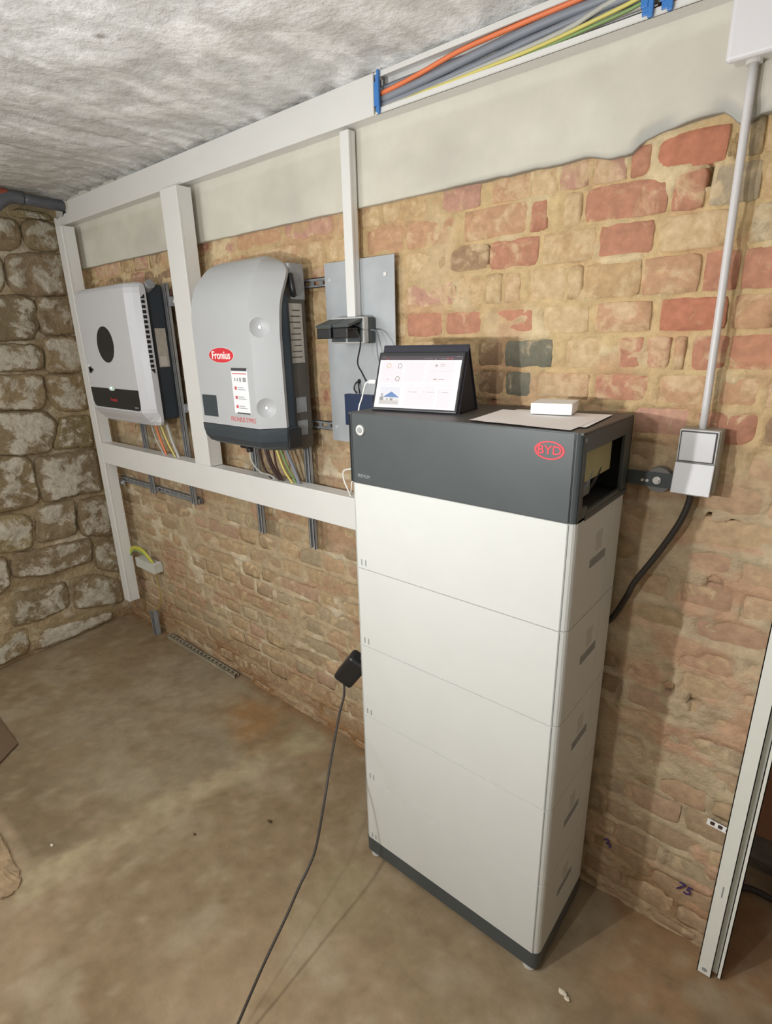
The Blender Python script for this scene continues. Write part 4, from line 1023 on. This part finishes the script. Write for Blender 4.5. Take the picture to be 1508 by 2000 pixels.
obj('house_roof', bm, EM('screen_roof', (.13, .25, .50), 1), scr)
# folding case: back flap rising above the tablet and prop leg behind
CASE = M('case_fabric', (.022, .022, .034), .75, bmp=.3, bscale=900)
bm = NB(); tslab(bm, -.003, TW + .003, 0, TH_ + .001, -.0125, -.008, .002); tslab(bm, .004, TW + .002, TH_ - .004, TH_ + .020, -.014, -.0095, .002); obj('case_shell', bm, CASE, t)
top = TP(0, TH_ + .018, -.012); foot = TC + V * .125 - Vector((0, 0, .0003))
bm = NB()
def slab3(p, q, th):
    n = (q - p).cross(U).normalized() * th
    pts = [p, q, q + n, p + n]
    loft(bm, [[x + U * .004 for x in pts], [x + U * (TW + .002) for x in pts]])
slab3(top, foot, .004)
for uu in (.010, TW - .004):      # triangular gussets of the folded case
    pts = [TP(uu, .006, -.013), TP(uu, TH_ + .015, -.013), foot + U * uu + V * -.004 + Vector((0, 0, .001))]
    loft(bm, [pts, [p + U * .003 for p in pts]])
obj('case_prop', bm, CASE, t)
# charging plug and lead
t = thing('charging_cable', tuple(TP(-.012, .078, -.004)), 'white charging lead with plug in the left edge of the tablet', 'cable')
bm = NB(); tslab(bm, -.022, -.001, .067, .077, -.007, -.001, .002); obj('charging_plug', bm, CWHT, t)
pp = [TP(-.020, .072, -.004), TP(-.029, .069, -.004), TP(-.033, .055, -.004), TP(-.034, .03, -.002), TP(-.037, .005, .0), TP(-.040, -.03, -.01), TP(-.042, -.08, -.04)]
pp = [p if p.x > 2.2 else p for p in pp]
bm = NB(); tube(bm, pp, .0019, 8); obj('charging_lead', bm, CWHT, t, smooth=True)

# ================================================================== PAPERS AND CARD BOX
def sheet(c4, z0, label, curl):
    P = np.zeros((13, 13, 3)); a, b_, c_, d_ = [np.array(p) for p in c4]
    for i in range(13):
        for j in range(13):
            u_, v_ = i / 12, j / 12
            p = (a * (1 - u_) + b_ * u_) * (1 - v_) + (d_ * (1 - u_) + c_ * u_) * v_
            P[i, j] = (p[0], p[1], z0 + curl(u_, v_))
    me = grid_mesh('paper_sheet', P - P.mean((0, 1)), PAPER)
    o = link('paper_sheet', me, None, None, tuple(P.mean((0, 1))))
    tag(o, label, 'paper', 'paper sheets on the tower'); return o
sheet([(2.585, -.305), (2.803, -.291), (2.789, -.098), (2.568, -.101)], 1.4122, 'lower paper sheet, its right corner sticking out beside the white card box', lambda u, v: .0015 * (u > .8) * (u - .8) * 5)
sheet([(2.569, -.328), (2.791, -.337), (2.785, -.155), (2.553, -.147)], 1.4142, 'upper paper sheet, lying at the front edge of the tower top', lambda u, v: .002 * max(0, 1 - u * 4) * v + .0006 * math.sin(u * 5) + .0012 * max(0, .15 - v) * 6 * (u < .15))
R = Matrix.Translation((2.643, -.191, 1.4168)) @ Matrix.Rotation(math.radians(12.5), 4, 'Z')
t = thing('card_box', (2.68, -.14, 1.4165), 'small flat white card box lying on the papers', 'box')
bm = NB(); bx(bm, 0, .086, 0, .086, 0, .0120, .0008, 1, mat=R); obj('box_tray', bm, CARD, t)
bm = NB(); bx(bm, -.0006, .0866, -.0006, .0866, .0052, .0235, .0012, 2, mat=R); obj('box_lid', bm, CARD, t)

# ================================================================== JUNCTION BOX, CONDUIT, SWITCH
t = thing('junction_box', (2.955, -.045, 2.018), 'white junction box under the ceiling at the upper right corner', 'junction box')
bm = NB(); bx(bm, 2.912, 3.006, -.058, -.0200, 2.024, 2.112, .004); obj('box_body', bm, WHITE, t)
bm = NB(); bx(bm, 2.906, 3.012, -.072, -.056, 2.018, 2.118, .007, 3); obj('box_lid', bm, M('lilac_white_plastic', (.70, .69, .71), .4, var=.01), t)
t = thing('conduit_pipe', (2.948, -.034, 1.39), 'thin grey conduit pipe running down from junction box to wall switch', 'conduit')
bm = NB(); tube(bm, [(2.9445, -.034, 2.03), (2.947, -.034, 1.8), (2.950, -.034, 1.6), (2.9525, -.034, 1.385)], .0076, 14, 4); obj('conduit_tube', bm, COND, t, smooth=True)
bm = NB(); cyl(bm, (2.9445, -.034, 2.028), (2.9446, -.034, 2.018), .013, 16); obj('conduit_collar', bm, WHITE, t)
t = thing('wall_switch', (2.95, -.03, 1.25), 'light grey wall switch and flap socket unit right of the tower', 'switch')
bm = NB(); bx(bm, 2.914, 2.990, -.046, .0035, 1.252, 1.388, .003); obj('switch_back_box', bm, SWB, t)
bm = NB(); bx(bm, 2.914, 2.987, -.052, -.045, 1.318, 1.387, .003); fr_ = obj('switch_frame', bm, SWB if False else SWG, t)
bm = NB(); bx(bm, 2.919, 2.982, -.0545, -.0500, 1.322, 1.382, .002); obj('rocker', bm, SWG, t)
bm = NB(); bx(bm, 2.9165, 2.9845, -.0526, -.0505, 1.3197, 1.3847, .001); obj('rocker_gap', bm, DARKT, fr_)
bm = NB(); bx(bm, 2.919, 2.982, -.0560, -.0520, 1.3225, 1.3820, .0015); obj('rocker_face', bm, SWG, t)
R = Matrix.Translation((2.9505, -.049, 1.317)) @ Matrix.Rotation(math.radians(-9), 4, 'X')
bm = NB(); bx(bm, -.037, .037, -.006, 0, -.066, 0, .0015, 2, mat=R); fl = obj('socket_flap', bm, SWG, t)
bm = NB(); bx(bm, 2.935, 2.966, -.040, -.020, 1.244, 1.253, .002); obj('cable_entry', bm, SWB, t)
cable('power_cable', [(2.9455, -.032, 1.250), (2.948, -.034, 1.232), (2.938, -.040, 1.186), (2.916, -.042, 1.131), (2.892, -.042, 1.080), (2.860, -.044, 1.015), (2.847, -.040, .975), (2.815, -.025, .90), (2.78, -.02, .86)], .0068, RUBBER, 'thick black cable hanging from the wall switch down behind the tower', seg=10)

# ================================================================== WHITE PROFILE, STRAP, CABLE AT THE OPENING
t = thing('upright_profile', (3.16, -.05, 0), 'white upright trunking base standing at the wall end by the opening', 'trunking', 'white wall trunking')
PW = M('painted_profile', (.76, .77, .71), .5, var=.03)
bm = NB(); bx(bm, 3.134, 3.166, -.0675, -.0655, .002, 2.10); bx(bm, 3.134, 3.136, -.0675, -.012, .002, 2.10); bx(bm, 3.164, 3.166, -.0675, -.045, .002, 2.10); bx(bm, 3.166, 3.178, -.047, -.045, .002, 2.10)
obj('profile_face', bm, PW, t)
bm = NB(); bx(bm, 3.177, 3.187, -.060, -.058, .008, 2.10); bx(bm, 3.177, 3.179, -.060, -.045, .008, 2.10); bx(bm, 3.185, 3.187, -.060, -.02, .008, 2.10); obj('profile_flange', bm, PW, t)
bm = NB(); bx(bm, 3.1505, 3.1535, -.0679, -.0672, .270, .305); obj('profile_slot', bm, GREYT, t)
bm = NB(); cyl(bm, (3.150, -.0672, .018), (3.150, -.0685, .018), .006, 14); obj('profile_hole', bm, GREYT, t)
t = thing('perforated_strap', (3.12, -.012, .40), 'short white perforated strap on the brick wall left of the white upright', 'strap')
bm = NB()
def strapx(u0, u1, v0, v1): bx(bm, u0, u1, -.0125, -.0110, v0, v1, mat=Matrix.Translation((3.1, 0, .42)) @ Matrix.Rotation(math.radians(4), 4, 'Y') @ Matrix.Translation((-3.1, 0, -.42)))
strapx(3.090, 3.150, .411, .414); strapx(3.090, 3.150, .426, .429)
for x in (3.090, 3.107, 3.124, 3.141): strapx(x, x + .007, .414, .426)
obj('strap_band', bm, CARD, t)
for x in (3.096, 3.113):
    bm = NB(); cyl(bm, (x + .006, -.006, .4195), (x + .006, -.011, .4195), .005, 8); obj('strap_screw', bm, CBRN, t)
cable('loose_cable', [(3.155, .20, .016), (3.20, .255, .014), (3.27, .262, .012), (3.40, .24, .010), (3.55, .25, .010)], .009, RUBBER, 'black cable lying on the floor in the opening behind the white upright')
bm = NB(); bx(bm, 3.262, 3.30, .285, .33, .0, .055, .006); o = obj('plaster_lump', bm, CARD, None, (3.28, .3, 0)); tag(o, 'small white block on the floor in the opening at the right edge', 'block')

# ================================================================== CORNER DETAILS
t = thing('earthing_bar', (.38, -.035, .398), 'pale grey earthing bar box with yellow-green wires in the corner', 'earthing bar')
bm = NB(); bx(bm, .285, .482, -.060, -.008, .400, .452, .002); obj('bar_cover', bm, M('pale_grey_plastic', (.55, .56, .50), .5), t)
bm = NB(); bx(bm, .470, .484, -.054, -.014, .452, .460, .001); obj('bar_end', bm, SWG, t)
YG = M('earth_wire_yellow', (.52, .50, .07), .5)
for k, (dx, dz) in enumerate(((0, 0), (.012, -.008), (.020, -.018), (-.012, .006))):
    cable('earth_wire', [(.225, -.065, .440 + dz), (.262, -.062, .496 + dz), (.315, -.058, .516 + dz), (.375, -.052, .510 + dz), (.418 - dx, -.046, .478), (.440 - dx, -.040, .452)], .0042, YG if k != 2 else CGREEN,
          ['uppermost yellow-green wire arching over the earthing bar', 'second yellow-green wire in the arch over the earthing bar', 'green lower wire in the arch over the earthing bar', 'outer yellow-green wire of the arch beside the corner trunking'][k], 'wire', 'earthing wires in the corner')
cable('earth_wire', [(.425, -.03, .40), (.440, -.03, .34), (.450, -.03, .27), (.430, -.035, .19), (.385, -.05, .150), (.365, -.055, .135)], .0028, M('old_yellow_wire', (.38, .27, .05), .6), 'single yellow wire hanging from the earthing bar to the short floor strut', 'wire')
t = thing('strut_offcut', (.385, -.05, 0), 'short upright steel strut standing on the floor in the corner', 'strut')
rail('z', 0.001, .150, .380, -.035, -.066, w=.032, parent=t, name='strut_channel')
t = thing('perforated_floor_rail', (.80, -.03, 0), 'long perforated steel rail lying on the floor along the brick wall', 'rail')
bm = NB()
bx(bm, .47, 1.10, -.040, -.038, .001, .022); bx(bm, .47, 1.10, -.016, -.014, .001, .022)
bx(bm, .47, 1.10, -.040, -.034, .0205, .022); bx(bm, .47, 1.10, -.021, -.014, .0205, .022)
u_ = .47
while u_ < 1.10: bx(bm, u_, min(u_ + .012, 1.10), -.034, -.021, .0205, .022); u_ += .034
obj('rail_channel', bm, M('old_galvanised', (.34, .30, .22), .6, .2, var=.2), t)

# ================================================================== POWER STRIP AND CORD
ax_ = Vector((.46, .02, .62)).normalized(); sd = Vector((-.62, -.30, .46)); sd = (sd - ax_ * sd.dot(ax_)).normalized(); nv = ax_.cross(sd)
PS = Vector((2.154, -.312, .612))
mt = Matrix((ax_, sd, nv)).transposed().to_4x4(); mt.translation = PS
t = thing('power_strip', (2.17, -.32, .58), 'black power strip hanging beside the left edge of the battery tower', 'power strip')
bm = NB(); bx(bm, -.022, .098, -.032, .032, -.024, .024, .011, 3, mat=mt); obj('strip_body', bm, BLACK, t)
bm = NB(); bx(bm, .012, .050, -.021, .021, -.0235, -.020, .004, 2, mat=mt); bx(bm, .055, .090, -.021, .021, -.0235, -.020, .004, 2, mat=mt); obj('strip_socket', bm, RUBBER, t)
bm = NB(); e0 = PS + ax_ * .095; tube(bm, [e0, e0 + ax_ * .02, Vector((2.215, -.28, .76)), Vector((2.215, -.20, .86)), Vector((2.218, -.10, .92)), Vector((2.225, -.020, .93))], .004, 8); obj('strip_lead', bm, RUBBER, t, smooth=True)
cable('extension_lead', [(2.150, -.322, .594), (2.170, -.345, .565), (2.185, -.38, .535), (2.213, -.43, .497), (2.258, -.50, .462), (2.290, -.553, .420), (2.313, -.612, .331), (2.319, -.646, .294), (2.321, -.686, .262), (2.324, -.735, .216), (2.329, -.809, .158), (2.332, -.863, .108), (2.334, -.907, .064), (2.338, -.965, .018), (2.345, -1.05, .006), (2.36, -1.2, .006), (2.33, -1.5, .006)],
      .0036, RUBBER, 'black cord hanging from the power strip and running forward across the floor')

# ================================================================== LEFT EDGE
bm = NB(); pts = [(.766, -.879), (.42, -.876), (.45, -1.03), (.86, -1.02)]
pts = [(.766, -.879), (.536, -.872), (.40, -.868), (.46, -1.05), (.873, -1.018)]
loft(bm, [[Vector((x, y, .002)) for x, y in pts], [Vector((x, y, .008)) for x, y in pts]])  # thin flat dark brown piece, one corner in view
o = obj('flat_brown_piece', bm, FLATBRN, None, (.6, -.95, .002)); tag(o, 'dark brown flat piece on the floor, its corner showing at the left edge', 'board')
bm = NB(); r_ = random.Random(5)
pts = [(1.20, -1.075), (1.30, -1.078), (1.38, -1.083), (1.44, -1.085), (1.475, -1.098), (1.49, -1.125), (1.475, -1.16), (1.40, -1.18), (1.30, -1.19), (1.18, -1.18)]
rings = []
for f, zz in ((1.0, -.004), (.985, .007), (.95, .010), (.75, .011), (.45, .013), (.15, .011)):
    cx, cy = 1.33, -1.13
    rings.append([Vector((cx + (x - cx) * f + r_.uniform(-.004, .004), cy + (y - cy) * f + r_.uniform(-.003, .003), zz + r_.uniform(-.003, .003) * (f < .99))) for x, y in crom([(a, b, 0) for a, b in pts] + [(pts[0][0], pts[0][1], 0)], 3)[:-1] for x, y in [(x, y)]] if False else
                 [Vector((cx + (p.x - cx) * f + r_.uniform(-.004, .004), cy + (p.y - cy) * f + r_.uniform(-.003, .003), zz + r_.uniform(-.003, .003) * (f < .99))) for p in crom([(a, b, 0) for a, b in pts] + [(pts[0][0], pts[0][1], 0)], 3)[:-1]])
loft(bm, rings); o = obj('concrete_lump', bm, RUBBLE, None, (1.33, -1.13, 0)); tag(o, 'rough broken concrete lump on the floor at the lower left edge', 'rubble')
# small crumbs on the floor
r_ = random.Random(11)
DEB = M('debris_dark', (.07, .04, .02), .9); DEBW = M('debris_pale', (.62, .55, .42), .9)
spots = [(1.897, -.467, .0075, DEB, 'dark crumb of debris on the bare floor left of the black cord'), (1.737, -.658, .005, DEB, 'tiny dark crumb on the floor beside the pale screed ridge'),
         (2.885, -.335, .009, DEBW, 'pale paint chip on the floor at the right foot of the tower'), (2.90, -.342, .007, DEBW, 'second pale paint chip beside the tower foot'),
         (1.40, -.98, .006, DEBW, 'pale crumb near the corner of the grey slab')]
for x, y, s, m_, lab in spots:
    bm = NB(); bmesh.ops.create_icosphere(bm, subdivisions=1, radius=s, matrix=Matrix.Translation((x, y, s * .35)) @ Matrix.Diagonal((1.3, .8, .5, 1)))
    for v_ in bm.verts: v_.co += Vector((r_.uniform(-1, 1), r_.uniform(-1, 1), r_.uniform(0, .5))) * s * .2
    o = obj('floor_crumb', bm, m_, None, (x, y, 0)); tag(o, lab, 'debris', 'crumbs on the floor')
